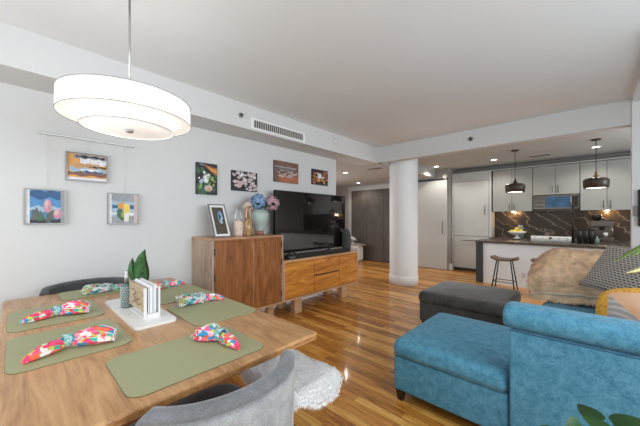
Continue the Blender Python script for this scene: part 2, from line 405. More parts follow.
for n, (x0, x1) in enumerate(((-3.2, -1.15), (-.85, 1.2))):
    w = thing('window_%d' % (n+1), '', ''); del w['label'], w['category']; w['kind'] = 'structure'
    bm = B()
    for a, b_, c, d_ in ((x0-.06, x1+.06, .42, .5), (x0-.06, x1+.06, 2.6, 2.68), (x0-.06, x0, .5, 2.6), (x1, x1+.06, .5, 2.6), ((x0+x1)/2-.025, (x0+x1)/2+.025, .5, 2.6)):
        bx(bm, a, b_, YW, YW+.05, c, d_)
    obj('window_frame', bm, M['blackm'], w)
# step up from hall ceiling into kitchen ceiling already formed by ceiling.002's side
# sliding barn door
d = thing('door_1', '', ''); del d['label'], d['category']; d['kind'] = 'structure'
pbox('door_panel', M['cab_light'], d, -3.62, -2.745, YH-.05, YH-.01, .012, 2.41, bev=.003)
pbox('door_rail', M['blackm'], d, -3.7, -2.74, YH-.035, YH+.015, 2.43, 2.455)
bm = B(); tube(bm, [(-2.79, YH-.09, 2.50), (-2.79, YH-.04, 2.50)], .055, 20); bx(bm, -2.80, -2.78, YH-.07, YH-.05, 2.36, 2.5); obj('door_roller', bm, M['ivory'], d)
bm = B(); tube(bm, [(-2.85, YH-.055, .98), (-2.85, YH-.095, .98), (-2.85, YH-.095, 1.30), (-2.85, YH-.055, 1.30)], .009, 8); obj('door_handle', bm, M['pull'], d)
sbox('trim_6', M['white'], -2.735, -2.66, 8.02, 8.08, 0, .16)
# backsplash
bm = B(); bx(bm, -1.78, XR, YK-.02, YK-.001, .92, 1.56); struct('wall_backsplash', bm, M['marble'])

# ================================================================== CEILING FITTINGS
def grille():
    t = thing('air_grille', 'long white air conditioning grille set in the soffit face', 'vent', (XS, 2.55, 2.598))
    bm = B(); L = .475; h = .068
    bx(bm, .001, .012, -L, L, h-.02, h); bx(bm, .001, .012, -L, L, -h, -h+.02); bx(bm, .001, .012, -L, -L+.035, -h+.02, h-.02); bx(bm, .001, .012, L-.035, L, -h+.02, h-.02)
    obj('grille_frame', bm, M['white'], t)
    pbox('grille_back', M['grille'], t, .001, .003, -L+.035, L-.035, -h+.02, h-.02)
    bm = B(); n = 26
    for k in range(n):
        y = -L+.045+k*(2*L-.09)/(n-1); bx(bm, .003, .009, y-.0045, y+.0045, -h+.02, h-.02)
    obj('grille_slats', bm, M['ivory'], t)
    return t
grille()
def sensor(name, label, loc, axis, m1, m2, r=.035):
    t = thing(name, label, 'sensor', loc)
    R = Matrix.Rotation(PI/2, 4, 'Y') if axis == 'x' else Matrix.Rotation(PI/2, 4, 'X')
    bm = B(); lathe(bm, [(0, 0), (r, 0), (r, .012), (r*.85, .022), (0, .022)], 24); bmesh.ops.transform(bm, matrix=R, verts=bm.verts); obj('sensor_base', bm, m1, t)
    bm = B(); lathe(bm, [(0, .022), (r*.55, .022), (r*.5, .035), (0, .038)], 20); bmesh.ops.transform(bm, matrix=R, verts=bm.verts); obj('sensor_lens', bm, m2, t)
sensor('sprinkler_head', 'small dark sprinkler head on the soffit left of the air grille', (XS, 1.927, 2.655), 'x', M['stuccoframe'], M['dark_gap'], .03)
sensor('smoke_detector', 'round white smoke detector on the soffit right of the air grille', (XS, 3.741, 2.69), 'x', M['ivory'], M['plug'], .06)
sensor('sprinkler_head', 'small dark sprinkler head on the face of the dropped beam', (-1.385, YB, 2.667), 'y', M['stuccoframe'], M['dark_gap'], .035)
for lab, (x, y, z, pw) in {'recessed ceiling light in the hall nearest the left wall end': (-4.36, 5.6, ZS, 9), 'recessed ceiling light deeper in the hall before the dark closet': (-5.33, 7.5, ZS, 6),
        'recessed ceiling light above the white sliding door': (-2.85, 7.45, ZK, 9), 'recessed ceiling light in front of the tall refrigerator panels': (-1.57, 7.5, ZK, 9),
        'recessed ceiling light seen behind the right pendant rod': (.11, 7.45, ZK, 9)}.items():
    t = thing('recessed_light', lab, 'ceiling light', (x, y, z), group=None)
    bm = B(); lathe(bm, [(.055, 0), (.085, 0), (.085, -.006), (.06, -.008), (.055, 0)], 28); obj('trim_ring', bm, M['white'], t)
    bm = B(); lathe(bm, [(0, -.003), (.056, -.003)], 28); obj('lens', bm, M['glow'], t)
    lamp('recessed_bulb', (x, y, z-.05), pw*3.2, (1, .93, .85), .05, spot=150)
for lab, (x, y, z) in {'slim ceiling air vent in the hall beside the column': (-3.5, 5.55, ZS), 'slim ceiling air vent in the kitchen between the pendants': (-.75, 7.6, ZK)}.items():
    t = thing('ceiling_vent', lab, 'vent', (x, y, z))
    pbox('vent_frame', M['ivory'], t, -.2, .2, -.08, .08, -.012, -.001)
    bm = B()
    for k in range(5): bx(bm, -.18, .18, -.06+k*.028, -.05+k*.028, -.015, -.012)
    obj('vent_slats', bm, M['grille'], t)

# ================================================================== DRUM PENDANT OVER THE TABLE
t = thing('drum_pendant', 'large two-tier white drum pendant lamp hanging over the dining table', 'pendant lamp', (-2.10, .503, 0))
bm = B(); R = .348
lathe(bm, [(R, 1.99), (R, 2.112), (R-.004, 2.112), (R-.004, 1.99)], 72); obj('outer_shade', bm, M['shade'], t)
bm = B(); lathe(bm, [(R-.004, 2.105), (.02, 2.105), (.02, 2.108), (R-.004, 2.108)], 72); obj('top_diffuser', bm, M['diff'], t)
bm = B(); lathe(bm, [(R-.004, 1.998), (.245, 1.998), (.245, 1.995), (R-.004, 1.995)], 72); obj('tier_diffuser', bm, M['diff'], t)
bm = B(); lathe(bm, [(.247, 1.936), (.247, 1.998), (.243, 1.998), (.243, 1.936)], 72); obj('inner_shade', bm, M['shade'], t)
bm = B(); lathe(bm, [(0, 1.940), (.243, 1.940), (.243, 1.943), (0, 1.943)], 72); obj('bottom_diffuser', bm, M['diff'], t)
for r, z in ((R+.001, 1.99), (R+.001, 2.11), (.248, 1.936)):
    bm = B(); tube(bm, [(r*math.cos(a*PI/48), r*math.sin(a*PI/48), z) for a in range(97)], .0022, 6); obj('trim_band', bm, M['trim_grey'], t)
bm = B(); tube(bm, [(0, 0, 2.108), (0, 0, 2.16)], .014, 16); tube(bm, [(0, 0, 2.16), (0, 0, ZC-.02)], .0065, 12); obj('rod', bm, M['nickel'], t)
bm = B(); lathe(bm, [(0, ZC-.03), (.06, ZC-.025), (.065, ZC-.001), (0, ZC-.001)], 28); obj('canopy', bm, M['nickel'], t)
bm = B(); lathe(bm, [(0, 1.918), (.018, 1.918), (.022, 1.925), (.022, 1.936), (0, 1.94)], 24); obj('finial', bm, M['nickel'], t)
lamp('drum_bulb', (-2.10, .503, 2.26), 1.0, (1, .94, .86), .1)

# ================================================================== DINING TABLE
TX0, TX1, TY0, TY1, TZ = -3.27, -1.095, -.05, 1.165, .75
t = thing('dining_table', 'large rectangular wooden dining table with live edge set for six', 'table', (0, 0, 0))
bm = B()
f = prism(bm, rrect(TX0, TX1, TY0, TY1, .025, 4), TZ-.040, TZ, 0, 1)
es = [e for e in bm.edges if abs(e.verts[0].co.z-e.verts[1].co.z) < 1e-6]
bmesh.ops.bevel(bm, geom=es, offset=.012, segments=3, profile=.5, affect='EDGES')
obj('tabletop', bm, [M['table'], M['table_edge']], t)
for x in (-2.80, -1.68):
    bm = B(); bx(bm, x-.05, x+.05, .22, .9, .03, TZ-.0405, bev=.01); obj('leg', bm, M['table_leg'], t)
    bm = B(); bx(bm, x-.07, x+.07, .12, 1.0, 0, .04, bev=.008); obj('foot', bm, M['table_leg'], t)
pbox('stretcher', M['table_edge'], t, -2.75, -1.73, .52, .60, .25, .33, bev=.008)

# placemats
def placemat(x0, x1, y0, y1, lab):
    bm = B(); pl = rrect(-(x1-x0)/2, (x1-x0)/2, -(y1-y0)/2, (y1-y0)/2, .055, 7)
    prism(bm, pl, .0015, .0045, 0, 0); prism(bm, [(a*1.004, b*1.004) for a, b in pl], 0, .0015, 1, 1)
    tag(obj('placemat', bm, [M['mat'], M['mat_edge']], loc=((x0+x1)/2, (y0+y1)/2, TZ)), lab, 'placemat', 'placemats on the dining table')
placemat(-2.20, -1.69, -.02, .425, 'sage placemat on the left side of the table, nearest the camera, under a pink napkin')
placemat(-2.82, -2.31, -.02, .42, 'sage placemat at the left side of the table, middle one, under the frilled napkin')
placemat(-3.26, -2.92, .26, .86, 'sage placemat at the far end of the table before the dark grey chair')
placemat(-2.82, -2.265, .735, 1.16, 'sage placemat behind the napkin holder with dark red napkin')
placemat(-2.17, -1.645, .73, 1.155, 'sage placemat at the right side of the table under a green and white looped napkin')
placemat(-1.56, -1.15, .275, .855, 'large-looking sage placemat at the near end under a pink napkin, before the grey armchair')

# napkins in rings: tail -> ring -> fan
def napkin(tail, ringp, fan, lab, mat='nap', fanw=.055, loops=False, seed=0, hh=.028):
    t0, r0, f0 = Vector((*tail, 0)), Vector((*ringp, 0)), Vector((*fan, 0))
    c = r0.copy(); T = thing('napkin', lab, 'napkin', (c.x, c.y, TZ+.0046), group='rolled napkins on the placemats')
    path = [t0-c, (r0-t0)*.5+t0-c, Vector((0, 0, 0)), (f0-r0)*.5+r0-c, f0-c]
    def P(s):
        s = s*4; i = min(3, int(s)); u = s-i
        p0 = path[max(0, i-1)]; p1 = path[i]; p2 = path[i+1]; p3 = path[min(4, i+2)]
        return .5*((2*p1)+(p2-p0)*u+(2*p0-5*p1+4*p2-p3)*u*u+(3*p1-p0-3*p2+p3)*u**3)
    bm = B(); NS = 44; NK = 40; rings = []; rnd = random.Random(seed)
    ph = rnd.random()*6
    for i in range(NS+1):
        s = i/NS; p = P(s); d = (P(min(1, s+.01))-P(max(0, s-.01))).normalized(); sd = Vector((-d.y, d.x, 0))
        if s < .5:
            w = .008+.022*math.sin(min(1, s/.34)*PI/2); 
            if s > .34: w = .030-.010*(s-.34)/.16
        else:
            q = (s-.5)/.5; w = .020+(fanw-.020)*math.sin(min(1, q*1.4)*PI/2)*(1-.25*max(0, q-.7)/.3)
        h = (.012+.014*min(1, s/.2)) if s < .5 else .022+(hh-.02)*math.sin((s-.5)/.5*PI)
        ring = []
        for k in range(NK):
            a = 2*PI*k/NK
            pl = 1+(.13+.10*max(0, s-.5)*2)*math.sin(7*a+ph+2*s)+.06*math.sin(13*a+5*s)
            y = math.cos(a)*w*pl; z = h*.95+math.sin(a)*h*.95*pl
            z = max(0.0005, z)
            ring.append(bm.verts.new(p+sd*y+Vector((0, 0, z))))
        rings.append(ring)
    for i in range(NS):
        for k in range(NK):
            f = bm.faces.new((rings[i][k], rings[i][(k+1) % NK], rings[i+1][(k+1) % NK], rings[i+1][k])); f.smooth = True
            f.material_index = 1 if (loops and i > NS*.5) else 0
    bm.faces.new(rings[0]); bm.faces.new(rings[-1][::-1])
    last = [v.co.copy() for v in rings[-1]]; first = [v.co.copy() for v in rings[0]]
    obj('folded_cloth', bm, [M[mat], M['nap_cool']], T)
    # hem: white edge on the fan and along folds
    bm = B(); tube(bm, last+[last[0]], .0028, 5)
    for kk in (3, 12, 17):
        tube(bm, [rings_co for rings_co in [Vector((v[0], v[1], v[2])) for v in HEM(P, fanw, hh, kk, ph, NK)]], .0022, 5)
    obj('hem', bm, M['hem'], T)
    if loops:
        bm = B()
        for j in range(7):
            a0 = rnd.random()*6; cc = P(.56+.07*j); R0 = .032+.016*rnd.random()
            pts = [cc+Vector((R0*1.2*math.cos(a), R0*.9*math.sin(a)*math.cos(a0), .03+.024*math.sin(a+a0)+.003*j)) for a in [q*2*PI/20 for q in range(21)]]
            tube(bm, pts, .0075, 6, flat=.5)
        obj('loose_fold', bm, M['nap_cool'], T)
        bm = B()
        for j in range(6):
            a0 = rnd.random()*6; cc = P(.58+.08*j); R0 = .042
            pts = [cc+Vector((R0*1.25*math.cos(a), R0*math.sin(a)*math.cos(a0), .034+.026*math.sin(a+a0))) for a in [q*2*PI/20 for q in range(21)]]
            tube(bm, pts, .0042, 5)
        obj('loose_edge', bm, M['hem'], T)
    # ring
    d = (P(.52)-P(.48)).normalized(); sd = Vector((-d.y, d.x, 0)); bm = B()
    prev = []
    for off in (-.018, .018):
        for rr in (.031, .028):
            prev.append([bm.verts.new(d*off+sd*math.cos(a*PI/16)*rr+Vector((0, 0, .0315+math.sin(a*PI/16)*rr))) for a in range(32)])
    A, Bq, C_, D_ = prev
    for a in range(32):
        b2 = (a+1) % 32
        for q in ((A, C_), (C_, D_), (D_, Bq), (Bq, A)):
            f = bm.faces.new((q[0][a], q[0][b2], q[1][b2], q[1][a])); f.smooth = True
    obj('napkin_ring', bm, M['ring'], T)
    return T
def HEM(P, fanw, hh, kk, ph, NK):
    out = []
    for i in range(26, 45):
        s = i/44; p = P(s); d = (P(min(1, s+.01))-P(max(0, s-.01))).normalized(); sd = Vector((-d.y, d.x, 0))
        q = (s-.5)/.5; w = .020+(fanw-.020)*math.sin(min(1, q*1.4)*PI/2)*(1-.25*max(0, q-.7)/.3)
        h = .022+(hh-.02)*math.sin(q*PI); a = 2*PI*kk/NK+.5*q
        pl = 1+(.13+.10*max(0, s-.5)*2)*math.sin(7*a+ph+2*s)
        out.append(p+sd*math.cos(a)*w*pl+Vector((0, 0, max(.001, h*.95+math.sin(a)*h*.95*pl))))
    return out
napkin((-1.77, .032), (-1.855, .186), (-1.80, .365), 'pink floral napkin in teal ring on the left-side placemat nearest the camera', seed=1, fanw=.062, hh=.036)
napkin((-2.45, .032), (-2.50, .198), (-2.46, .355), 'pink floral napkin with frilled grey-white end on the middle left placemat', seed=2, fanw=.06, hh=.04)
napkin((-2.98, .72), (-3.02, .58), (-3.05, .42), 'pale blue and white looped napkin on the far end placemat', 'nap_cool', loops=True, seed=3)
napkin((-2.80, 1.115), (-2.80, .95), (-2.76, .80), 'dark red floral napkin behind the paper napkin holder', seed=4)
napkin((-2.06, 1.115), (-2.125, .98), (-2.14, .81), 'green and white looped napkin with red tail on the right-side placemat', 'nap', loops=True, seed=5, fanw=.05)
napkin((-1.215, .735), (-1.375, .73), (-1.50, .68), 'short pink floral napkin folded on the near end placemat', seed=6, fanw=.062, hh=.034)

# tray and what stands on it
bm = B(); prism(bm, rrect(-2.64, -1.85, .47, .70, .03, 6), TZ, TZ+.014, 0)
es = [e for e in bm.edges if e.verts[0].co.z > TZ+.01 and e.verts[1].co.z > TZ+.01]
bmesh.ops.bevel(bm, geom=es, offset=.004, segments=2, affect='EDGES')
tag(obj('tray', bm, M['ceramic']), 'long white rounded serving tray in the middle of the dining table', 'tray')
zt = TZ+.0145
t = thing('pepper_mill', 'grey-green dotted ceramic mill with metal top on the white tray', 'mill', (-2.355, .545, zt))
bm = B(); lathe(bm, [(0, 0), (.034, 0), (.034, .15), (.030, .158), (0, .158)], 28); obj('body', bm, M['mill'], t)
bm = B()
for i in range(9):
    for k in range(14):
        a = 2*PI*(k+.5*(i % 2))/14; c = Vector((.034*math.cos(a), .034*math.sin(a), .012+i*.0158))
        ball(bm, c, .0048, sub=1)
obj('dots', bm, M['mill_l'], t)
bm = B(); lathe(bm, [(0, .158), (.015, .158), (.014, .21), (.011, .235), (.013, .25), (0, .256)], 20); obj('metal_top', bm, M['nickel'], t)
t = thing('napkin_holder', 'napkin holder of white metal and pale oak with burnt drawing on white tray', 'napkin holder', (-2.13, .60, zt))
pbox('wood_plate', M['oakblock'], t, -.165, .145, -.052, -.030, .035, .19, bev=.003)
bm = B()
def strip(bm, pts, w, y):
    for (x0, z0), (x1, z1) in zip(pts, pts[1:]):
        d = Vector((x1-x0, 0, z1-z0)).normalized(); n = Vector((-d.z, 0, d.x))*w
        vs = [bm.verts.new((x0+n.x, y, z0+n.z)), bm.verts.new((x1+n.x, y, z1+n.z)), bm.verts.new((x1-n.x, y, z1-n.z)), bm.verts.new((x0-n.x, y, z0-n.z))]
        bm.faces.new(vs)
strip(bm, [(-.11, .14), (-.05, .158), (.0, .135), (-.07, .115), (-.01, .095), (.045, .10), (.075, .12)], .003, -.0526)
strip(bm, [(-.09, .06), (-.03, .085), (.03, .065), (.08, .08)], .003, -.0526)
strip(bm, [(-.03, .085), (-.025, .15)], .003, -.0528); strip(bm, [(.01, .07), (.03, .15)], .003, -.0528)
obj('engraving', bm, M['burn'], t)
bm = B(); bx(bm, -.165, .18, -.05, .035, 0, .004); bx(bm, .146, .165, -.052, -.040, 0, .19); bx(bm, .155, .1695, -.038, .0255, .004, .03); bx(bm, .15, .17, .026, .034, 0, .19)
bx(bm, -.165, .149, .027, .032, .004, .15)
obj('metal_bracket', bm, M['plug'], t)
t = thing('paper_napkins', 'stack of white paper napkins standing upright in the napkin holder', 'paper napkins', (-2.13, .60, zt))
bm = B()
for k in range(6):
    y = -.026+k*.0082; bx(bm, -.155, .145+.005*math.sin(k*2), y, y+.006, .005, .195+.006*math.sin(k*1.7))
obj('sheets', bm, M['paper'], t)
t = thing('snake_plant', 'small snake plant with tall twisted leaves on the white tray', 'plant', (-2.46, .655, zt))
bm = B(); lathe(bm, [(0, 0), (.04, 0), (.05, .08), (.046, .08), (.04, .06), (0, .06)], 28); obj('pot', bm, M['ceramic'], t)
def blade(bm, base, tip, w, curl=.3, seed=0, n=14, thick=.002, mi=0, wpk=.4):
    base = Vector(base); tip = Vector(tip); d = tip-base; up = d.normalized(); s = up.cross(Vector((math.cos(seed), math.sin(seed), .1))).normalized(); nn = up.cross(s)
    L = []; 
    for i in range(n+1):
        u = i/n; ww = w*(math.sin(PI*min(1, (u+.08)/(1.08)))**.7)*(1 if u < wpk else 1-(u-wpk)**2*.6)
        ww = max(ww, .001); p = base+d*u+nn*curl*math.sin(u*PI)*w+s*curl*.6*w*math.sin(u*5+seed)
        L.append([bm.verts.new(p-s*ww), bm.verts.new(p-nn*ww*.45), bm.verts.new(p+s*ww), bm.verts.new(p-nn*(ww*.45-thick)+nn*.0)])
    for i in range(n):
        for k in range(4):
            f = bm.faces.new((L[i][k], L[i][(k+1) % 4], L[i+1][(k+1) % 4], L[i+1][k])); f.smooth = True; f.material_index = mi
for (bs, tp, w, sd) in (((-.01, 0, .05), (.075, .03, .39), .058, .3), ((.0, .015, .05), (-.03, -.03, .325), .05, .5), ((.01, -.01, .06), (.03, .03, .22), .05, 1.2)):
    bm = B(); blade(bm, bs, tp, w, .6, sd); obj('leaf', bm, M['leaf'], t)

# ================================================================== CHAIRS
def barrel_chair(label, loc, rotz):
    """faces local -x; seat z .47, shell round the back (+x)"""
    t = thing('dining_chair', label, 'chair', loc, rotz, group='grey velvet barrel chairs')
    bm = B(); puff(bm, .52, .56, .11, (-.12, 0, .45), 12, 5, .3); obj('seat', bm, M['chair_dark'], t)
    # shell
    n = 40; amax = math.radians(67)
    def prof(a):
        k = abs(a)/amax; top = .785+.012*math.cos(a)-(.03*max(0, k-.9)/.1)
        return top
    R = .275
    def pt(a, z, dr):
        fl = 1+.05*(z-.4)
        sx = math.cos(a); sy = math.sin(a)
        return Vector((sx*(R+dr)*fl, sy*(R*1.19+dr)*fl, z))
    bmo = B(); bmi = B(); bmr = B(); go = []; gi = []; gr = []
    for i in range(n+1):
        a = -amax+2*amax*i/n; top = prof(a)
        go.append([bmo.verts.new(pt(a, z, .008)) for z in [.33+(top-.018-.33)*j/10 for j in range(11)]]+[bmo.verts.new(pt(a, .33, -.04))])
        gi.append([bmi.verts.new(pt(a, z, -.048)) for z in [.40+(top-.018-.40)*j/8 for j in range(9)]])
        rr = []
        for j in range(10):
            b = 2*PI*j/10; rr.append(bmr.verts.new(pt(a, top-.012+.024*math.sin(b), -.02+.032*math.cos(b))))
        gr.append(rr)
    for G, bq, cl in ((go, bmo, False), (gi, bmi, False), (gr, bmr, True)):
        m = len(G[0])
        for i in range(n):
            for j in range(m if cl else m-1):
                f = bq.faces.new((G[i][j], G[i+1][j], G[i+1][(j+1) % m], G[i][(j+1) % m])); f.smooth = True
    for rg in (gr[0], gr[-1]): bmr.faces.new(rg)
    # front edges of arms
    for i in (0, n):
        a = -amax+2*amax*i/n; top = prof(a)
        z0, z1 = .33, top-.01
        p = [pt(a, z0, .008), pt(a, z0, -.048), pt(a, z1, -.048), pt(a, z1, .008)]
        bmo.faces.new([bmo.verts.new(q) for q in p])
    obj('back_shell', bmo, M['chair_out'], t)
    obj('inner_back', bmi, M['chair'], t); obj('rim', bmr, M['chair'], t)
    for sx in (-1, 1):
        for sy in (-1, 1):
            bm = B(); tube(bm, [(sx*.17, sy*.17, .40), (sx*.22, sy*.21, 0)], [.02, .011], 10); obj('leg', bm, M['legwood'], t)
    return t
c1 = barrel_chair('light grey velvet barrel chair in the foreground at the near end of the table', (-1.10, .56, 0), 0)
c2 = dup(c1, (-3.205, .47, 0), PI, 'dark grey chair at the far end of the table, back rim showing')
for ch in c2.children:
    if ch.name.startswith(('rim', 'inner', 'back_shell')):
        ch.data = ch.data.copy(); ch.data.materials[0] = M['chair_dark']

# bench with sheepskin
t = thing('bench', 'low bench under a white sheepskin at the right side of the table', 'bench', (-2.01, 1.19, 0))
pbox('seat', M['table_edge'], t, -.9, .87, -.17, .17, .38, .42, bev=.008)
for x in (-.8, .45):
    for y in (-.14, .14):
        pbox('leg', M['blackm'], t, x-.02, x+.02, y-.02, y+.02, 0, .38)
bm = B(); nx, ny = 34, 34; G = []
for i in range(nx+1):
    row = []
    for j in range(ny+1):
        u, v = i/nx*2-1, j/ny*2-1
        # squircle
        x = u*math.sqrt(1-v*v/2*.55); y = v*math.sqrt(1-u*u/2*.55)
        wob = 1+.05*noise.noise(Vector((x*2, y*2, 3)))
        px = x*.30*wob; py = y*.235*wob
        e = max(0, abs(py)-.172); ex = max(0, px-.225)
        z = .452-min(.13, e*.9)-min(.12, ex*1.0)+.012*noise.noise(Vector((px*9, py*9, 1)))
        row.append(bm.verts.new((px, py, z)))
    G.append(row)
for i in range(nx):
    for j in range(ny):
        f = bm.faces.new((G[i][j], G[i+1][j], G[i+1][j+1], G[i][j+1])); f.smooth = True
r = bmesh.ops.solidify(bm, geom=list(bm.faces), thickness=-.018)
def tufts(bm, pts, n, L, w, lean, rnd, mi=0):
    for k in range(n):
        p, nrm = rnd.choice(pts)
        p = p+Vector((rnd.uniform(-.012, .012), rnd.uniform(-.012, .012), 0))
        tg = Vector((rnd.gauss(0, 1), rnd.gauss(0, 1), rnd.gauss(0, 1)-.5)); tg = (tg-nrm*tg.dot(nrm)).normalized()
        d = (nrm*lean+tg).normalized()
        s = (d.cross(nrm).normalized()+Vector((rnd.gauss(0, .25), rnd.gauss(0, .25), rnd.gauss(0, .25)))).normalized()*w
        g = Vector((0, 0, -L*.35)); l = L*rnd.uniform(.6, 1.15)
        a = bm.verts.new(p-s); b = bm.verts.new(p+s); c = bm.verts.new(p+d*l*.6+s*.6); e = bm.verts.new(p+d*l*.6-s*.6); tip = bm.verts.new(p+d*l+g)
        for q in ((a, b, c, e), (e, c, tip)):
            f = bm.faces.new(q); f.smooth = True; f.material_index = mi
bm.normal_update()
pts = []
for i in range(nx+1):
    for j in range(ny+1):
        v = G[i][j]; nr = v.normal.copy()
        if nr.z < 0: nr = -nr
        dirx = Vector((v.co.x, v.co.y, 0))
        edge = max(abs(i/nx*2-1), abs(j/ny*2-1))
        pts.append((v.co.copy(), (nr+dirx*(2.5 if edge > .85 else .8)).normalized()))
tufts(bm, pts, 20000, .018, .0016, .32, random.Random(3))
tag(obj('sheepskin', bm, M['wool'], loc=(-1.365, 1.19, -.008)), 'fluffy white sheepskin over the bench end beside the table corner', 'sheepskin')

# ================================================================== HANGING PICTURES + RAIL
bm = B(); bx(bm, XW+.001, XW+.018, .15, .885, 2.135, 2.15, bev=.002)
rail = tag(obj('picture_rail', bm, M['nickel']), 'thin metal picture hanging rail on the wall left of the drum pendant', 'picture rail')
# a flat print built from layered shapes; coordinates u (0..1 left to right), v (0..1 bottom to top), in local YZ
def cm(name, c, var=.15, s=25): return plain('print_'+name, c, .5, var=var, nscale=s)
def ell(cx, cy, rx, ry, n=20, rot=0):
    return [(cx+rx*math.cos(a)*math.cos(rot)-ry*math.sin(a)*math.sin(rot), cy+rx*math.cos(a)*math.sin(rot)+ry*math.sin(a)*math.cos(rot)) for a in [2*PI*k/n for k in range(n)]]
def print_obj(name, w, h, shapes, parent, x=0):
    """picture faces +x, u runs along +y; z from 0 to h, y from 0 to w"""
    bm = B(); mats = []
    for k, (m, poly) in enumerate(shapes):
        if m not in mats: mats.append(m)
        vs = [bm.verts.new((x+.00025*k, min(1, max(0, u))*w, min(1, max(0, v))*h)) for u, v in poly]
        try: f = bm.faces.new(vs); f.material_index = mats.index(m)
        except ValueError: continue
        f.normal_update()
        if f.normal.x < 0: f.normal_flip()
    me = bpy.data.meshes.new(name); bm.to_mesh(me); bm.free()
    for m in mats: me.materials.append(m)
    o = bpy.data.objects.new(name, me); COL.objects.link(o); o.parent = parent
    return o
FULL = [(0, 0), (1, 0), (1, 1), (0, 1)]
def band(v0, v1, u0=0, u1=1, wv=0, n=10, ph=0):
    return [(u0+(u1-u0)*k/n, v0+wv*math.sin(ph+k*1.3)) for k in range(n+1)]+[(u1-(u1-u0)*k/n, v1+wv*math.sin(ph+2+k*1.7)) for k in range(n+1)]
rp = random.Random(11)
def specks(m, n, u0, u1, v0, v1, r):
    return [(m, ell(rp.uniform(u0, u1), rp.uniform(v0, v1), r*rp.uniform(.5, 1.4), r*rp.uniform(.4, 1.2), 7, rp.random()*3)) for _ in range(n)]
sky_b = cm('sky_blue', (.08, .25, .5)); deep = cm('deep_blue', (.03, .10, .25)); sand = cm('sand', (.55, .32, .14)); dk = cm('dark', (.03, .028, .03)); wh = cm('white', (.75, .76, .78)); pk = cm('pink', (.6, .26, .33)); gr = cm('green', (.05, .14, .08)); lg = cm('lime', (.30, .42, .12)); gy = cm('grey', (.30, .32, .34)); orr = cm('orange', (.7, .33, .08)); yl = cm('yellow', (.85, .62, .12)); brn = cm('brown', (.20, .10, .07)); rd = cm('rust', (.42, .14, .07)); lb = cm('pale_blue', (.35, .48, .6)); blush = cm('blush', (.58, .46, .45)); gyb = cm('leaf_grey', (.10, .12, .11))
def picture(label, y0, y1, z0, z1, shapes, depth=.03, fr=None, group=None, strings=(), border=None):
    t = thing('picture', label, 'picture', (XW+.002, y0, z0), group=group); w, h = y1-y0, z1-z0
    if fr:
        bm = B(); f_ = .012
        bx(bm, 0, depth, 0, w, 0, f_); bx(bm, 0, depth, 0, w, h-f_, h); bx(bm, 0, depth, 0, f_, f_, h-f_); bx(bm, 0, depth, w-f_, w, f_, h-f_); obj('frame', bm, fr, t)
        pbox('backing', M['matboard'], t, 0, depth*.7, f_, w-f_, f_, h-f_)
        p = print_obj('print', w-2*f_, h-2*f_, shapes, t, x=depth*.7+.001); p.location = (0, f_, f_)
    else:
        pbox('canvas_edge', M['dark_gap'], t, 0, depth, 0, w, 0, h); print_obj('print', w, h, shapes, t, x=depth+.0008)
    if strings:
        bm = B()
        for sy in strings: tube(bm, [(.012, sy, h), (.012, sy, 2.137-z0)], .0012, 5)
        obj('hanging_wire', bm, M['plug'], t)
    return t
gcan = 'three framed prints hung from the picture rail'
protea = [(sky_b, FULL), (deep, band(.75, 1, wv=.05)), (lb, band(.36, .5, wv=.04)), (wh, band(0, 1, 0, .09)), (gy, band(0, 1, .9, 1)), (dk, band(0, .12, .09, .9, .02)),
    (gyb, [(.12, .1), (.16, .42), (.36, .34), (.48, .1)]), (gyb, [(.5, .05), (.52, .3), (.72, .42), (.7, .1)]), (gr, [(.3, .05), (.36, .4), (.5, .1)]), (gyb, [(.2, .3), (.25, .5), (.42, .15)]),
    (pk, ell(.55, .52, .11, .21)), (blush, ell(.52, .58, .05, .14)), (pk, ell(.82, .28, .12, .15)), (blush, ell(.80, .33, .06, .09)), (gyb, [(.52, .03), (.56, .34), (.62, .03)])]
picture('framed print of pink protea flowers against blue, leftmost below the rail', .071, .341, 1.327, 1.643, protea, fr=M['stuccoframe'], strings=(.15,), group=gcan)
shore = [(orr, FULL), (gy, band(.8, 1, .15, 1, .04)), (dk, band(.86, .95, .2, .95, .03)), (wh, band(.62, .84, .3, 1, .04, ph=1)), (sand, band(.42, .64, 0, .8, .03)), (lb, band(.28, .46, .05, 1, .05, ph=2)), (wh, ell(.55, .38, .25, .06)), (deep, band(.30, .36, .3, .9, .03)), (brn, band(.16, .3, 0, 1, .03)), (dk, band(.5, .56, .55, 1, .02)), (wh, band(0, .09))]
picture('framed wide print of an orange and blue shoreline, topmost below the rail', .341, .659, 1.738, 2.006, shore, fr=M['stuccoframe'], strings=(.16,), group=gcan)
drink = [(lb, FULL), (gy, band(.75, 1)), (deep, band(.5, .64, .1, 1, .02)), (wh, band(.28, .38, .05, .95, .03)), (gy, band(0, .25, wv=.02)), (wh, band(0, 1, 0, .08)), (blush, band(0, 1, .86, 1)), (orr, ell(.42, .60, .14, .12)), (gr, ell(.36, .34, .11, .17)), (gr, ell(.44, .2, .08, .12)), (lg, ell(.46, .3, .06, .1)), (yl, [(.50, .08), (.50, .66), (.72, .66), (.68, .08)]), (wh, [(.52, .05), (.52, .35), (.68, .35), (.66, .05)])]
picture('framed print of an orange cocktail by the sea, rightmost below the rail', .659, .932, 1.321, 1.642, drink, fr=M['stuccoframe'], strings=(.15,), group=gcan)
g4 = 'four unframed photo prints on the wall'
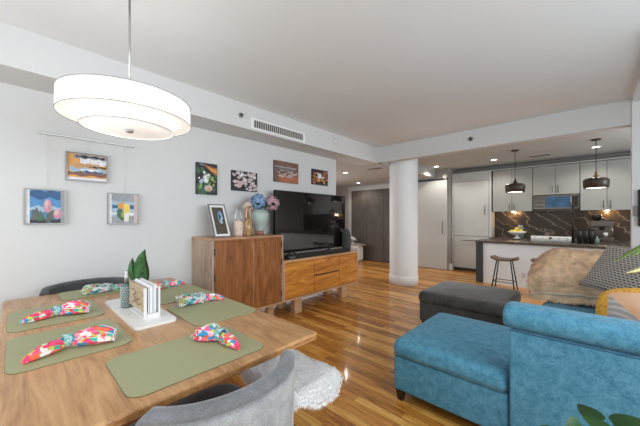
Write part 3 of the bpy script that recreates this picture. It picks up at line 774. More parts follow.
fl = [(dk, FULL)]+specks(gr, 26, .05, .95, .02, .75, .09)+specks(lg, 12, .1, .9, .1, .6, .05)+[(rd, [(.3, .95), (.98, .86), (.98, .62), (.7, .72)]), (orr, [(.45, .9), (.95, .8), (.95, .7), (.75, .74)]), (gy, [(.1, .98), (.5, .9), (.2, .92)])]+specks(wh, 9, .1, .6, .4, .75, .05)+[(lb, ell(.2, .4, .09, .07)), (wh, ell(.42, .45, .12, .08)), (blush, ell(.55, .2, .2, .1)), (sand, ell(.57, .17, .10, .05)), (wh, ell(.35, .55, .07, .05))]+specks(lg, 6, .5, .9, .3, .6, .05)
picture('tall unframed print of white and peach flowers over dark leaves', 1.551, 1.825, 1.684, 2.08, fl, .025, group=g4)
bl = [(dk, FULL)]+specks(blush, 34, .05, .98, .05, .95, .10)+[(dk, [(.02, .6), (.3, .95), (.34, .9), (.06, .5)]), (dk, [(.5, .9), (.62, .4), (.58, .4), (.44, .9)])]+specks(wh, 14, .2, .95, .1, .9, .05)+specks(dk, 10, .1, .95, .1, .9, .04)
picture('unframed print of pale pink blossom on dark branches above the vase', 2.034, 2.445, 1.766, 2.04, bl, .025, group=g4)
sea = [(brn, FULL), (rd, band(0, .35, .2, 1, .04)), (gy, band(.68, .76, 0, .9, .02)), (brn, band(.85, 1)), (blush, band(.44, .5, .1, .95, .06)), (blush, band(.28, .33, .2, .7, .07, ph=2)), (gy, band(.55, .6, .0, .8, .04))]+specks(blush, 18, .15, .8, .25, .5, .035)
picture('unframed print of a brown misty shoreline above the television', 2.756, 3.258, 1.954, 2.286, sea, .025, group=g4)
nig = [(dk, FULL)]+specks(rd, 22, .02, .98, .05, .95, .10)+specks(dk, 16, .05, .95, .05, .95, .08)+specks(orr, 12, .1, .95, .05, .5, .06)+[(wh, ell(.42, .62, .12, .13)), (wh, band(.42, .52, .25, .7, .03)), (blush, ell(.32, .7, .07, .1)), (orr, band(.25, .33, .1, .8, .03))]
picture('unframed print of glowing orange night lights, rightmost above the television', 3.59, 4.001, 1.984, 2.256, nig, .025, group=g4)

# ================================================================== SIDEBOARD
SX = -3.03
t = thing('sideboard', 'tall dark wooden two-door sideboard with end panel paled by glare beside the television', 'sideboard', (0, 0, 0))
y0, y1, zb, ztp = 1.504, 2.519, .23, 1.158
pbox('top', M['side_top'], t, XW+.006, SX+.004, y0, y1, ztp-.028, ztp, bev=.004)
pbox('side_panel', M['side_glare'], t, XW+.006, SX, y0, y0+.028, zb, ztp-.028, bev=.003)
pbox('side_panel', M['side_glare'], t, XW+.006, SX, y1-.028, y1, zb, ztp-.028, bev=.003)
pbox('bottom_panel', M['side_top'], t, XW+.006, SX+.001, y0+.028, y1-.028, zb, zb+.028)
pbox('back_panel', M['side_wood'], t, XW+.006, XW+.02, y0+.028, y1-.028, zb+.028, ztp-.028)
ym = 2.045
for a, b_ in ((y0+.033, ym-.004), (ym+.004, y1-.036)):
    dd = pbox('door', M['side_wood'], t, SX-.024, SX-.002, a, b_, zb+.033, ztp-.052, bev=.003)
pbox('rail', M['side_wood'], t, SX-.024, SX-.006, y0+.028, y1-.028, ztp-.05, ztp-.028)
pbox('door_gap_strip', M['con_edge'], t, SX-.02, SX-.0005, ym-.0035, ym+.0035, zb+.033, ztp-.052)
for y, zz in ((y0+.030, (1.0, .72, .38)), (y1-.032, (1.03, .80, .37))):
    for z in zz:
        pbox('hinge', M['dark_gap'], t, SX-.012, SX+.003, y-.007, y+.007, z-.04, z+.04)
for y in (1.75, 2.36):
    for x in (XW+.08, SX-.09): pbox('leg', M['side_top'], t, x-.045, x+.02, y-.05, y+.05, 0, zb, bev=.003)

# TV console
t = thing('tv_console', 'low orange-brown wooden television console with doors and two drawers', 'console', (0, 0, 0))
y0, y1, ztp = 2.524, 4.25, .80
pbox('top', M['con_edge'], t, XW+.006, SX+.004, y0, y1, ztp-.026, ztp, bev=.003)
for a in (y0, y1-.028): pbox('side_panel', M['con_edge'], t, XW+.006, SX+.002, a, a+.028, zb, ztp-.026, bev=.003)
pbox('bottom_panel', M['con_edge'], t, XW+.006, SX+.002, y0+.028, y1-.028, zb, zb+.026, bev=.002)
pbox('back_panel', M['con_wood'], t, XW+.006, XW+.02, y0+.028, y1-.028, zb+.026, ztp-.026)
W3 = (y1-y0-.056); a0 = y0+.028; z0, z1 = zb+.034, ztp-.052
ya, yb = a0+W3*.345, a0+W3*.70
pbox('door', M['con_wood'], t, SX-.024, SX-.002, a0+.006, ya-.005, z0, z1, bev=.002)
pbox('door', M['con_wood'], t, SX-.024, SX-.002, yb+.005, y1-.034, z0, z1, bev=.002)
zm = (z0+z1)/2+.01
pbox('drawer', M['con_wood'], t, SX-.024, SX-.002, ya+.005, yb-.005, z0, zm-.012, bev=.002)
pbox('drawer', M['con_wood'], t, SX-.024, SX-.002, ya+.005, yb-.005, zm+.008, z1, bev=.002)
pbox('recess', M['dark_gap'], t, SX-.04, SX-.026, a0, y1-.028, z0-.001, ztp-.026)
pbox('rail', M['con_wood'], t, SX-.026, SX-.012, a0, y1-.028, z1+.004, ztp-.026)
for y in (2.86, 3.95):
    for x in (XW+.08, SX-.10): pbox('leg', M['con_edge'], t, x-.06, x+.03, y-.07, y+.07, 0, zb, bev=.003)

# television, soundbar, speaker
t = thing('television', 'large flat black television standing on the wooden console', 'television', (-3.33, 0, 0))
pbox('screen', M['tv'], t, -.004, .004, 2.622, 4.243, .875, 1.786)
bm = B(); a, b_, c, d_ = 2.61, 4.255, .86, 1.798
bx(bm, -.035, .006, a, b_, d_-.010, d_); bx(bm, -.035, .006, a, b_, c, c+.013); bx(bm, -.035, .006, a, a+.010, c, d_); bx(bm, -.035, .006, b_-.010, b_, c, d_); bx(bm, -.035, -.006, a, b_, c, d_)
obj('bezel', bm, M['black'], t)
for y in (2.95, 3.9):
    bm = B(); tube(bm, [(-.13, y, .808), (0, y, .87), (.13, y, .808)], .009, 8); obj('foot', bm, M['black'], t)
t = thing('soundbar', 'long black soundbar lying in front of the television', 'soundbar', (-3.09, 0, .801))
pbox('body', M['black'], t, -.04, .04, 2.62, 4.05, 0, .06, bev=.008)
pbox('grille', M['grille'], t, .0405, .042, 2.65, 2.76, .01, .045)
t = thing('speaker', 'rounded dark grey speaker standing at the right end of the console', 'speaker', (-3.225, 4.17, .801))
bm = B()
prof = [(0, 0), (.09, 0), (.105, .02), (.11, .2), (.10, .30), (.07, .36), (.03, .385), (0, .39)]
lathe(bm, prof, 28)
for v in bm.verts: v.co.x *= .75; v.co.y *= .75
obj('cloth_body', bm, M['char'], t)
bm = B(); lathe(bm, [(0, .389), (.02, .389), (.02, .394), (0, .394)], 20); obj('cap', bm, M['black'], t)

# on top of sideboard
zt = 1.1585
t = thing('photo_frame', 'tilted silver-edged photo frame leaning on the sideboard', 'photo frame', (-3.16, 1.60, zt))
W_, H_ = .215, .43
fr = thing('x', '', ''); bpy.data.objects.remove(fr)
Rm = Matrix.Rotation(math.radians(-24), 4, 'Y')
def tilt(o):
    o.matrix_local = Rm @ Matrix.Translation(o.location); return o
bm = B(); f_ = .012
bx(bm, -.008, .008, 0, W_, 0, f_); bx(bm, -.008, .008, 0, W_, H_-f_, H_); bx(bm, -.008, .008, 0, f_, f_, H_-f_); bx(bm, -.008, .008, W_-f_, W_, f_, H_-f_)
tilt(obj('frame', bm, M['stuccoframe'], t))
tilt(pbox('mat_board', M['matboard'], t, -.006, .002, f_, W_-f_, f_, H_-f_))
dpic = cm('olive_dark', (.09, .075, .055))
p = print_obj('photo', W_-.07, H_-.08, [(dpic, FULL), (lb, ell(.62, .62, .2, .25)), (sky_b, ell(.58, .66, .12, .2)), (wh, ell(.7, .5, .10, .1)), (gr, ell(.75, .48, .08, .06))], t, x=.0028)
p.location = (0, .035, .04); tilt(p)
bm = B(); tube(bm, [(-.10, .10, .008), (-.14, .04, .004), (-.18, .10, .004), (-.12, .17, .006)], .004, 6); obj('cord', bm, M['black'], t)
bm = B(); tube(bm, [(-.075, W_/2, .26), (-.16, W_/2, .006)], .006, 6); obj('stand', bm, M['black'], t)

t = thing('glass_lantern', 'pink and amber glass lantern with looped metal handle beside the vase', 'lantern', (-3.27, 1.975, zt))
bm = B(); lathe(bm, [(0, 0), (.058, 0), (.062, .02), (.062, .17), (.052, .19), (.055, .195)], 24); obj('glass_body', bm, M['hyd_c'], t)
bm = B(); tube(bm, [(0, .045*math.cos(a), .19+.15*math.sin(a)) for a in [PI*k/16 for k in range(17)]], .008, 8); obj('handle', bm, M['nickel'], t)
t = thing('copper_lantern', 'copper lantern with amber glass and tall loop next to the vase', 'lantern', (-3.20, 2.075, zt))
bm = B(); lathe(bm, [(0, 0), (.05, 0), (.056, .02), (.05, .10), (.056, .17), (.04, .2), (.018, .22)], 24); obj('glass_body', bm, M['amber'], t)
bm = B()
for k in range(6):
    a = PI*k/3; tube(bm, [(.058*math.cos(a), .058*math.sin(a), .0), (.054*math.cos(a+.3), .054*math.sin(a+.3), .1), (.058*math.cos(a+.6), .058*math.sin(a+.6), .18)], .004, 6)
obj('cage', bm, M['copper'], t)
bm = B(); tube(bm, [(0, .032*math.cos(a), .20+.17*math.sin(a)) for a in [PI*k/16 for k in range(17)]], .009, 8); obj('handle', bm, M['copper'], t)

t = thing('vase', 'ribbed celadon vase with terracotta foot holding hydrangeas', 'vase', (-3.3, 2.32, zt))
bm = B(); pr = []
for k in range(40):
    u = k/39; z = .055+u*.29; r = .068+.062*math.sin(min(1, u*1.15)*PI/2)**1.2-(.05*max(0, u-.82)/.18); pr.append((r+.0022*math.sin(k*1.9), z))
lathe(bm, [(.0, .056)]+pr+[(pr[-1][0]-.012, .345), (pr[-1][0]-.012, .30), (0, .29)], 40); obj('body', bm, M['vase'], t)
bm = B(); lathe(bm, [(0, 0), (.058, 0), (.066, .056), (0, .056)], 32); obj('foot', bm, M['terra'], t)
def hydrangea(label, c, r, m, seed, leaves=5):
    t = thing('hydrangea', label, 'flower', (c[0], c[1], c[2]))
    rn = random.Random(seed); bm = B()
    ball(bm, (0, 0, 0), r*.8, sub=2)
    for k in range(260):
        z = rn.uniform(-.75, 1); a = rn.uniform(0, 2*PI); q = math.sqrt(max(0, 1-z*z)); n = Vector((q*math.cos(a), q*math.sin(a), z)); p = n*r*rn.uniform(.82, 1.05)
        u, v = frame_from(n); ph = rn.random()*2
        for j in range(4):
            b1 = ph+j*PI/2; d = u*math.cos(b1)+v*math.sin(b1); s = n.cross(d); w = .014
            vs = [bm.verts.new(p), bm.verts.new(p+d*w*.7+s*w*.5), bm.verts.new(p+d*w*1.3+n*.003), bm.verts.new(p+d*w*.7-s*w*.5)]
            bm.faces.new(vs)
    obj('petals', bm, m, t)
    bm = B(); tube(bm, [(0, 0, -r*.7), ((-3.3-c[0])*.6, (2.32-c[1])*.6, -r-.10+.02)], .004, 6); obj('stem', bm, M['leaf_d'], t)
    for j in range(leaves):
        a = rn.uniform(0, 2*PI); bm = B(); blade(bm, (0, 0, -r*.6), (math.cos(a)*r*1.55, math.sin(a)*r*1.55, r*rn.uniform(-.6, .5)), .04, .3, a); obj('leaf', bm, M['leaf_d'], t)
hydrangea('round blue hydrangea bloom in the celadon vase', (-3.26, 2.275, 1.60), .115, M['hyd_b'], 1)
hydrangea('round pink hydrangea bloom in the celadon vase', (-3.22, 2.46, 1.585), .11, M['hyd_p'], 2)
hydrangea('small cream hydrangea bloom at the left of the bouquet', (-3.3, 2.13, 1.54), .065, M['hyd_c'], 3, 3)
hydrangea('small blue-grey bloom at the right edge of the bouquet', (-3.24, 2.555, 1.60), .045, M['hyd_b'], 4, 2)

# ================================================================== SOFA
SB = M['blue']
t = thing('sofa', 'blue chenille sofa with a long chaise and rolled arm', 'sofa', (0, 0, 0))
Y0 = 1.985
bm = B(); bx(bm, -1.085, -.34, Y0, 2.90, .085, .345, bev=.018, seg=3); obj('chaise_base', bm, SB, t)
bm = B(); slab_cushion(bm, -1.093, -.345, Y0-.006, 2.91, .347, .462, .045, .022)
cc = obj('chaise_cushion', bm, SB, t)
bm = B(); tube(bm, [(x, Y0-.004, .346) for x in (-1.07, -.36)], .0028, 6); tube(bm, [(-1.090, y, .346) for y in (Y0+.01, 2.88)], .0028, 6); obj('piping', bm, M['blue_pipe'], cc)
bm = B(); bx(bm, -.34, .95, Y0+.1, 4.22, .085, .345, bev=.01); obj('base', bm, SB, t)
for k in range(2):
    ya, yb = 2.19+k*.935, 2.19+(k+1)*.935
    bm = B(); puff(bm, .92, yb-ya-.008, .15, (.10, (ya+yb)/2, .415), 14, 8, .12); obj('seat_cushion', bm, SB, t)
    bm = B(); puff(bm, .16, yb-ya-.01, .46, (.60, (ya+yb)/2, .71), 14, 5, .1); obj('back_cushion', bm, SB, t)
bm = B(); bx(bm, .68, .95, Y0+.05, 4.3, .085, .86, bev=.06, seg=4); obj('backrest', bm, SB, t)
def arm(ya, yb, nm='arm'):
    bm = B(); bx(bm, -.335, .94, ya+.0, yb-.03, .07, .735, bev=.012, seg=2)
    a = obj(nm, bm, SB, t)
    bm = B(); yc = (ya+yb)/2; n = 26; prev = None; hw = (yb-ya)/2+.006
    xs = [-.372, -.368, -.355, -.335, -.30, -.2, 0, .2, .4, .6, .8, .93]; sc = [.72, .86, .95, .99, 1, 1, 1, 1, 1, 1, 1, 1]
    rings = []
    for x, s in zip(xs, sc):
        rg = []
        for k in range(n):
            an = 2*PI*k/n; cy = math.cos(an); sz = math.sin(an)
            ey = math.copysign(abs(cy)**.75, cy); ez = math.copysign(abs(sz)**.8, sz)
            rg.append(bm.verts.new((x, yc+hw*ey*s, .79+(.078 if sz > 0 else .062)*ez*s)))
        rings.append(rg)
    for i in range(len(rings)-1):
        for k in range(n):
            f = bm.faces.new((rings[i][k], rings[i][(k+1) % n], rings[i+1][(k+1) % n], rings[i+1][k])); f.smooth = True
    bm.faces.new(rings[0]); bm.faces.new(rings[-1])
    r = obj('arm_roll', bm, SB, a)
    bm = B(); tube(bm, [(-.335, ya-.001, .733), (.94, ya-.001, .733)], .0022, 6); obj('piping', bm, M['blue_pipe'], a)
arm(1.972, 2.20); arm(4.10, 4.33)
for x, y in ((-1.045, 2.03), (-1.045, 2.85), (.85, 2.06), (.85, 4.25), (-.28, 4.25)):
    bm = B(); vs = bx(bm, x-.03, x+.03, y-.03, y+.03, 0, .086)
    for v in vs:
        if v.co.z < .01: v.co.x += (.012 if v.co.x < x else -.012); v.co.y += (.012 if v.co.y < y else -.012)
    obj('leg', bm, M['legwood'], t)

# fur throw over the far arm
def throw_surface(u, v):
    """u 0..1 along x, v 0..1 from front hem over the top to the back"""
    x = -.47+.97*u
    rise = min(1, (u/.22))**.5 if u < .22 else 1.0
    top = .98+.07*min(1, u/.4)+.02*math.sin(u*9)
    a = v*PI
    yc = 4.16; wy = .27-.05*u
    y = yc-wy*math.cos(a)*(1-.25*math.sin(a)**2)
    zb_ = .515+.10*max(0, u-.35)
    z = zb_+(top*1-zb_)*(math.sin(a)**.55)*(.52+.48*rise)
    if v < .5:   # lower fold bulging over the hem
        y -= .07*math.exp(-((v-.12)/.10)**2)*(1+.3*math.sin(u*7))
        z -= .02*math.exp(-((v-.24)/.04)**2)
    n_ = noise.noise(Vector((x*5, v*4, 2)))*.03+noise.noise(Vector((x*14+v*6, v*11-x*5, 5)))*.014
    x -= .03*math.sin(a)*(1-u)
    return Vector((x, y-n_, z+n_))
bm = B(); nu, nv = 46, 46; G = [[bm.verts.new(throw_surface(i/nu, j/nv)) for j in range(nv+1)] for i in range(nu+1)]
for i in range(nu):
    for j in range(nv):
        f = bm.faces.new((G[i][j], G[i+1][j], G[i+1][j+1], G[i][j+1])); f.smooth = True
f = bm.faces.new(G[0]); bm.faces.new([q for q in G[-1]][::-1])
bm.normal_update(); pts = []
for i in range(0, nu+1):
    for j in range(0, nv//2+8):
        v = G[i][j]; nr = v.normal.copy()
        out = (v.co-Vector((0, 4.17, .75))); out.x = out.x*.3
        if nr.dot(out) < 0: nr = -nr
        pts.append((v.co.copy(), nr))
tufts(bm, pts, 16000, .022, .0028, .55, random.Random(9))
t = thing('fur_throw', 'tan fluffy faux fur throw draped over the far arm of the blue sofa', 'throw', (0, 0, 0))
obj('fur', bm, M['fur'], t)
bm = B(); tube(bm, [throw_surface(i/nu, .012)+Vector((0, -.012, -.004)) for i in range(nu+1)], .011, 8, flat=.8); obj('hem', bm, M['furhem'], t)

# pillows
def hound_mat():
    m, nt, b = new_mat('black_cream_woven_check')
    mp = coords(nt, (1, 1, 1)); ck = nt.nodes.new('ShaderNodeTexBrick'); ck.offset = .5
    ck.inputs['Scale'].default_value = 1; ck.inputs['Brick Width'].default_value = .036; ck.inputs['Row Height'].default_value = .022; ck.inputs['Mortar Size'].default_value = .0058; ck.inputs['Mortar Smooth'].default_value = .1
    ck.inputs['Color1'].default_value = (.030, .028, .030, 1); ck.inputs['Color2'].default_value = (.07, .065, .065, 1); ck.inputs['Mortar'].default_value = (.46, .43, .39, 1)
    nt.links.new(mp.outputs[0], ck.inputs['Vector']); nt.links.new(ck.outputs['Color'], b.inputs['Base Color']); b.inputs['Roughness'].default_value = .9
    return m
def orange_mat():
    m, nt, b = new_mat('orange_peach_fan_print')
    tc = nt.nodes.new('ShaderNodeTexCoord'); sp = nt.nodes.new('ShaderNodeSeparateXYZ'); nt.links.new(tc.outputs['Object'], sp.inputs[0])
    mp = coords(nt, (1, 1, 1)); mp.inputs['Location'].default_value = (.16, .10, 0)
    g = nt.nodes.new('ShaderNodeTexWave'); g.wave_type = 'RINGS'; g.rings_direction = 'Z'; g.inputs['Scale'].default_value = 9; g.inputs['Distortion'].default_value = .6
    nt.links.new(mp.outputs[0], g.inputs['Vector'])
    n = N(nt, 'ShaderNodeTexNoise', Scale=5.0, Detail=3.0); nt.links.new(tc.outputs['Object'], n.inputs['Vector'])
    fan = ramp(nt, [(.3, (.62, .55, .50)), (.6, (.40, .38, .38))]); nt.links.new(g.outputs[0], fan.inputs[0])
    peach = ramp(nt, [(.4, (.80, .42, .22)), (.65, (.85, .56, .38))]); nt.links.new(n.outputs[0], peach.inputs[0])
    ax = nt.nodes.new('ShaderNodeMath'); ax.operation = 'ADD'; nt.links.new(sp.outputs[0], ax.inputs[0]); nt.links.new(sp.outputs[1], ax.inputs[1])
    st = nt.nodes.new('ShaderNodeMath'); st.operation = 'GREATER_THAN'; st.inputs[1].default_value = .02; nt.links.new(ax.outputs[0], st.inputs[0])
    m1 = nt.nodes.new('ShaderNodeMix'); m1.data_type = 'RGBA'; nt.links.new(st.outputs[0], m1.inputs[0]); nt.links.new(fan.outputs[0], m1.inputs[6]); nt.links.new(peach.outputs[0], m1.inputs[7])
    edge = nt.nodes.new('ShaderNodeMath'); edge.operation = 'GREATER_THAN'; edge.inputs[1].default_value = .205; nt.links.new(sp.outputs[1], edge.inputs[0])
    e2 = nt.nodes.new('ShaderNodeMath'); e2.operation = 'LESS_THAN'; e2.inputs[1].default_value = -.17; nt.links.new(sp.outputs[0], e2.inputs[0])
    mx = nt.nodes.new('ShaderNodeMath'); mx.operation = 'MAXIMUM'; nt.links.new(edge.outputs[0], mx.inputs[0]); nt.links.new(e2.outputs[0], mx.inputs[1])
    v = N(nt, 'ShaderNodeTexVoronoi', Scale=45.0); nt.links.new(tc.outputs['Object'], v.inputs['Vector'])
    orx = ramp(nt, [(.1, (.55, .22, .03)), (.5, (.85, .45, .07))]); nt.links.new(v.outputs['Distance'], orx.inputs[0])
    m2 = nt.nodes.new('ShaderNodeMix'); m2.data_type = 'RGBA'; nt.links.new(mx.outputs[0], m2.inputs[0]); nt.links.new(m1.outputs[2], m2.inputs[6]); nt.links.new(orx.outputs[0], m2.inputs[7])
    nt.links.new(m2.outputs[2], b.inputs['Base Color']); b.inputs['Roughness'].default_value = .85
    return m
def pillow(name, label, size, th, mat, loc, ex, ey, corner=.0):
    """ex, ey: unit-ish vectors of the pillow's width and height axes"""
    ex = Vector(ex).normalized(); ey = Vector(ey); ey = (ey-ex*ey.dot(ex)).normalized(); ez = ex.cross(ey)
    bm = B(); g = bmesh.ops.create_grid(bm, x_segments=24, y_segments=24, size=1)
    top = list(bm.verts); n = 24
    def co(u, v, s):
        q = max(0, (1-abs(u)**2.2)*(1-abs(v)**2.2))**.5
        cr = 1-corner*(abs(u)*abs(v))**3; pin = cr*(1-.05*(1-u*u)*abs(v)**3); pin2 = cr*(1-.05*(1-v*v)*abs(u)**3)
        return Vector((u*size[0]/2*pin2, v*size[1]/2*pin, s*q*th/2))
    for v in top: v.co = co(v.co.x, v.co.y, 1)
    bm2v = bmesh.ops.duplicate(bm, geom=list(bm.verts)+list(bm.edges)+list(bm.faces))
    for v in [e for e in bm2v['geom'] if isinstance(e, bmesh.types.BMVert)]: v.co.z = -v.co.z
    bmesh.ops.remove_doubles(bm, verts=bm.verts, dist=.0005)
    for f in bm.faces: f.smooth = True
    o = obj(name, bm, mat)
    Mx = Matrix((ex, ey, ez)).transposed().to_4x4(); Mx.translation = Vector(loc); o.matrix_world = Mx
    tag(o, label, 'pillow'); return o
# woven pillow: lower-left corner P0, upper-left corner P1
pillow('throw_pillow', 'black and cream woven check pillow leaning behind the orange pillow', (.66, .47), .11, hound_mat(), (.24, 3.60, .925), (.62, -.8, -.02), (.25, .06, .36))
pillow('throw_pillow', 'orange pillow with peach and grey fan print behind the near sofa arm', (.56, .52), .18, orange_mat(), (.275, 2.50, .735), (.80, -.36, .16), (.50, .12, 1), .24)

# ottoman
t = thing('ottoman', 'large charcoal velvet storage ottoman behind the blue chaise', 'ottoman', (-1.14, 4.12, 0))
bm = B(); bx(bm, -.48, .48, -.47, .47, .05, .30, bev=.015); obj('body', bm, M['char'], t)
bm = B(); slab_cushion(bm, -.495, .495, -.485, .485, .303, .43, .05, .02, .008, 4); obj('lid_cushion', bm, M['char'], t)
for sx in (-1, 1):
    for sy in (-1, 1): pbox('leg', M['legwood'], t, sx*.43-.025, sx*.43+.025, sy*.42-.025, sy*.42+.025, 0, .05)

# ================================================================== KITCHEN
CY = 8.15
t = thing('refrigerator', 'tall panelled refrigerator with greige doors beside the sliding door', 'refrigerator', (0, 0, 0))
pbox('side_frame', M['cab_light'], t, -2.70, -2.655, CY, YK-.02, 0, 2.56); pbox('side_frame', M['cab_light'], t, -1.81, -1.76, CY, YK-.02, 0, 2.56)
pbox('top_panel', M['cab_light'], t, -2.655, -1.81, CY, YK-.02, 2.36, 2.56); 
u = pbox('upper_door', M['cab_light'], t, -2.645, -1.82, CY, YK-.02, .925, 2.35, bev=.004)
bm = B(); tube(bm, [(-1.895, CY, 1.49), (-1.895, CY-.04, 1.49), (-1.895, CY-.04, 1.73), (-1.895, CY, 1.73)], .009, 8); obj('handle', bm, M['pull'], u)
u = pbox('lower_drawer', M['cab_light'], t, -2.645, -1.82, CY, YK-.02, .08, .915, bev=.004)
bm = B(); tube(bm, [(-2.42, CY, .81), (-2.42, CY-.04, .81), (-2.14, CY-.04, .81), (-2.14, CY, .81)], .009, 8); obj('handle', bm, M['pull'], u)
bm = B(); tube(bm, [(-2.38, CY, 2.40), (-2.38, CY-.03, 2.40), (-2.2, CY-.03, 2.40), (-2.2, CY, 2.40)], .007, 8); obj('top_handle', bm, M['nickel'], t)
pbox('toe_kick', M['gapm'], t, -2.645, -1.82, CY+.02, YK-.02, 0, .08)
sbox('trim_7', M['cab_light'], -2.70, XR, CY-.012, YK-.002, 2.562, 2.585)
def wall_cab(label, x0, x1, z0, handles):
    t = thing('wall_cabinet', label, 'cabinet', (0, 0, 0), group='greige kitchen wall cabinets')
    pbox('carcass', M['gapm'], t, x0+.001, x1-.001, CY+.021, YK-.022, z0+.002, 2.545)
    n = len(handles); w = (x1-x0)/n
    for k, hs in enumerate(handles):
        dd = pbox('door', M['cab'], t, x0+k*w+.003, x0+(k+1)*w-.003, CY, CY+.02, z0, 2.55, bev=.003)
        hx = x0+k*w+.05 if hs == 'l' else x0+(k+1)*w-.05
        bm = B(); tube(bm, [(hx, CY, z0+.05), (hx, CY-.03, z0+.05), (hx, CY-.03, z0+.19), (hx, CY, z0+.19)], .007, 8); obj('handle', bm, M['pull'], dd)
wall_cab('two-door greige wall cabinet behind the left kitchen pendant', -1.73, -.93, 1.55, 'rl')
wall_cab('short two-door greige cabinet directly above the microwave', -.925, -.125, 1.91, 'rl')
wall_cab('two-door greige wall cabinet behind the right kitchen pendant', -.12, .68, 1.55, 'rl')
wall_cab('greige wall cabinet half hidden by the white wall end', .685, 1.4, 1.55, 'r')
t = thing('microwave', 'stainless microwave with blue reflections under the short cabinet', 'microwave', (0, 0, 0))
pbox('case', M['dsteel'], t, -.92, -.13, CY-.02, YK-.022, 1.585, 1.90, bev=.006)
pbox('door_window', M['door_reflection'], t, -.70, -.27, CY-.026, CY-.021, 1.62, 1.86)
bm = B()
for k in range(3): bx(bm, -.905, -.72, CY-.026, CY-.021, 1.63+k*.08, 1.67+k*.08)
obj('side_vent', bm, M['grille'], t)
pbox('control_strip', M['black'], t, -.25, -.15, CY-.026, CY-.021, 1.62, 1.86)
bm = B(); tube(bm, [(-.265, CY-.02, 1.64), (-.265, CY-.06, 1.64), (-.265, CY-.06, 1.86), (-.265, CY-.02, 1.86)], .008, 8); obj('handle', bm, M['steel'], t)
# base cabinets & counter
def base_cab(label, x0, x1, nd):
    t = thing('base_cabinet', label, 'cabinet', (0, 0, 0), group='pale base cabinets along the kitchen wall')
    pbox('carcass', M['gapm'], t, x0+.001, x1-.001, 7.93, YK-.022, .08, .868)
    w = (x1-x0)/nd
    for k in range(nd):
        dr = pbox('drawer', M['cab_light'], t, x0+k*w+.003, x0+(k+1)*w-.003, 7.905, 7.93, .70, .862, bev=.003)
        bm = B(); c = x0+(k+.5)*w; tube(bm, [(c-.1, 7.905, .80), (c-.1, 7.875, .80), (c+.1, 7.875, .80), (c+.1, 7.905, .80)], .006, 6); obj('handle', bm, M['pull'], dr)
        pbox('door', M['cab_light'], t, x0+k*w+.003, x0+(k+1)*w-.003, 7.905, 7.93, .085, .692, bev=.003)
    pbox('toe_kick', M['gapm'], t, x0+.001, x1-.001, 7.97, 8.3, 0, .08)
base_cab('pale base cabinet left of the range, behind the island', -1.755, -.94, 2)
base_cab('pale base cabinet right of the range, behind the island', -.23, 1.6, 4)
t = thing('countertop', 'dark stone worktop along the kitchen wall on both sides of the range', 'countertop')
pbox('slab', M['granite'], t, -1.758, -.94, 7.88, YK-.021, .87, .915, bev=.004); pbox('slab', M['granite'], t, -.23, 1.62, 7.88, YK-.021, .87, .915, bev=.004)
t = thing('range_cooker', 'stainless range with white control panel and knobs behind the island', 'range', (0, 0, 0))
pbox('body', M['steel'], t, -.935, -.235, 7.90, YK-.022, .02, .93, bev=.005)
pbox('control_panel', M['ceramic'], t, -.93, -.24, 7.855, 7.90, .925, 1.0, bev=.006)
for k in range(5):
    bm = B(); c = -.86+k*.138; tube(bm, [(c, 7.854, .962), (c, 7.82, .962)], .024, 16); obj('knob', bm, M['steel'] if k != 2 else M['black'], t)
pbox('cooktop', M['black'], t, -.93, -.24, 7.905, 8.45, .931, .945)
bm = B()
for k in range(6): bx(bm, -.90+k*.128-.005, -.90+k*.128+.005, 7.93, 8.42, .955, .967)
for y in (7.95, 8.18, 8.4): bx(bm, -.91, -.26, y-.005, y+.005, .945, .957)
obj('grate', bm, M['blackm'], t)
pbox('oven_door', M['black'], t, -.90, -.27, 7.89, 7.90, .2, .78)

# fruit bowl and friends
t = thing('fruit_bowl', 'white pedestal bowl of lemons on the kitchen wall counter', 'bowl', (-1.22, 8.10, .9155))
bm = B(); lathe(bm, [(0, 0), (.075, 0), (.07, .012), (.03, .03), (.03, .075), (.10, .09), (.175, .135), (.185, .165), (.175, .165), (.16, .14), (0, .11)], 36); obj('bowl', bm, M['ceramic'], t)
for k, (x, y, z) in enumerate(((-.095, -.02, .165), (-.01, -.09, .165), (.09, -.03, .165), (.055, .075, .17), (-.055, .08, .17), (0, .0, .225))):
    bm = B(); ball(bm, (0, 0, 0), .036, 1.25, 1, 1, 2); ball(bm, (.042, 0, 0), .010, sub=1)
    o = obj('lemon', bm, M['lemon'], loc=(-1.22+x, 8.10+y, .9155+z), rot=(0, 0, k*1.1)); tag(o, 'yellow lemon in the white pedestal bowl', 'lemon', 'lemons in the pedestal bowl')
t = thing('glass_jar', 'squat grey-green jar behind the lemon bowl', 'jar', (-1.19, 8.375, .9155))
bm = B(); lathe(bm, [(0, 0), (.06, 0), (.065, .02), (.065, .24), (.05, .27), (0, .27)], 28); obj('body', bm, M['mill'], t)
bm = B(); lathe(bm, [(0, .27), (.055, .27), (.055, .30), (0, .305)], 28); obj('lid', bm, M['pot'], t)
t = thing('espresso_machine', 'chrome espresso machine on the counter under the right cabinets', 'coffee machine', (.205, 8.15, .9155))
pbox('base', M['dsteel'], t, -.17, .17, -.17, .17, 0, .10, bev=.008); pbox('drip_grate', M['black'], t, -.14, .14, -.165, -.02, .101, .11)
pbox('back_body', M['dsteel'], t, -.16, .16, .02, .17, .10, .40, bev=.006); pbox('head', M['dsteel'], t, -.17, .17, -.13, .17, .30, .42, bev=.01)
bm = B(); tube(bm, [(0, -.08, .30), (0, -.08, .24)], .035, 20); tube(bm, [(0, -.10, .255), (0, -.24, .24)], .012, 10); obj('portafilter', bm, M['blackm'], t)
bm = B(); tube(bm, [(.13, -.12, .32), (.15, -.15, .25), (.15, -.15, .13)], .006, 8); obj('steam_wand', bm, M['steel'], t)
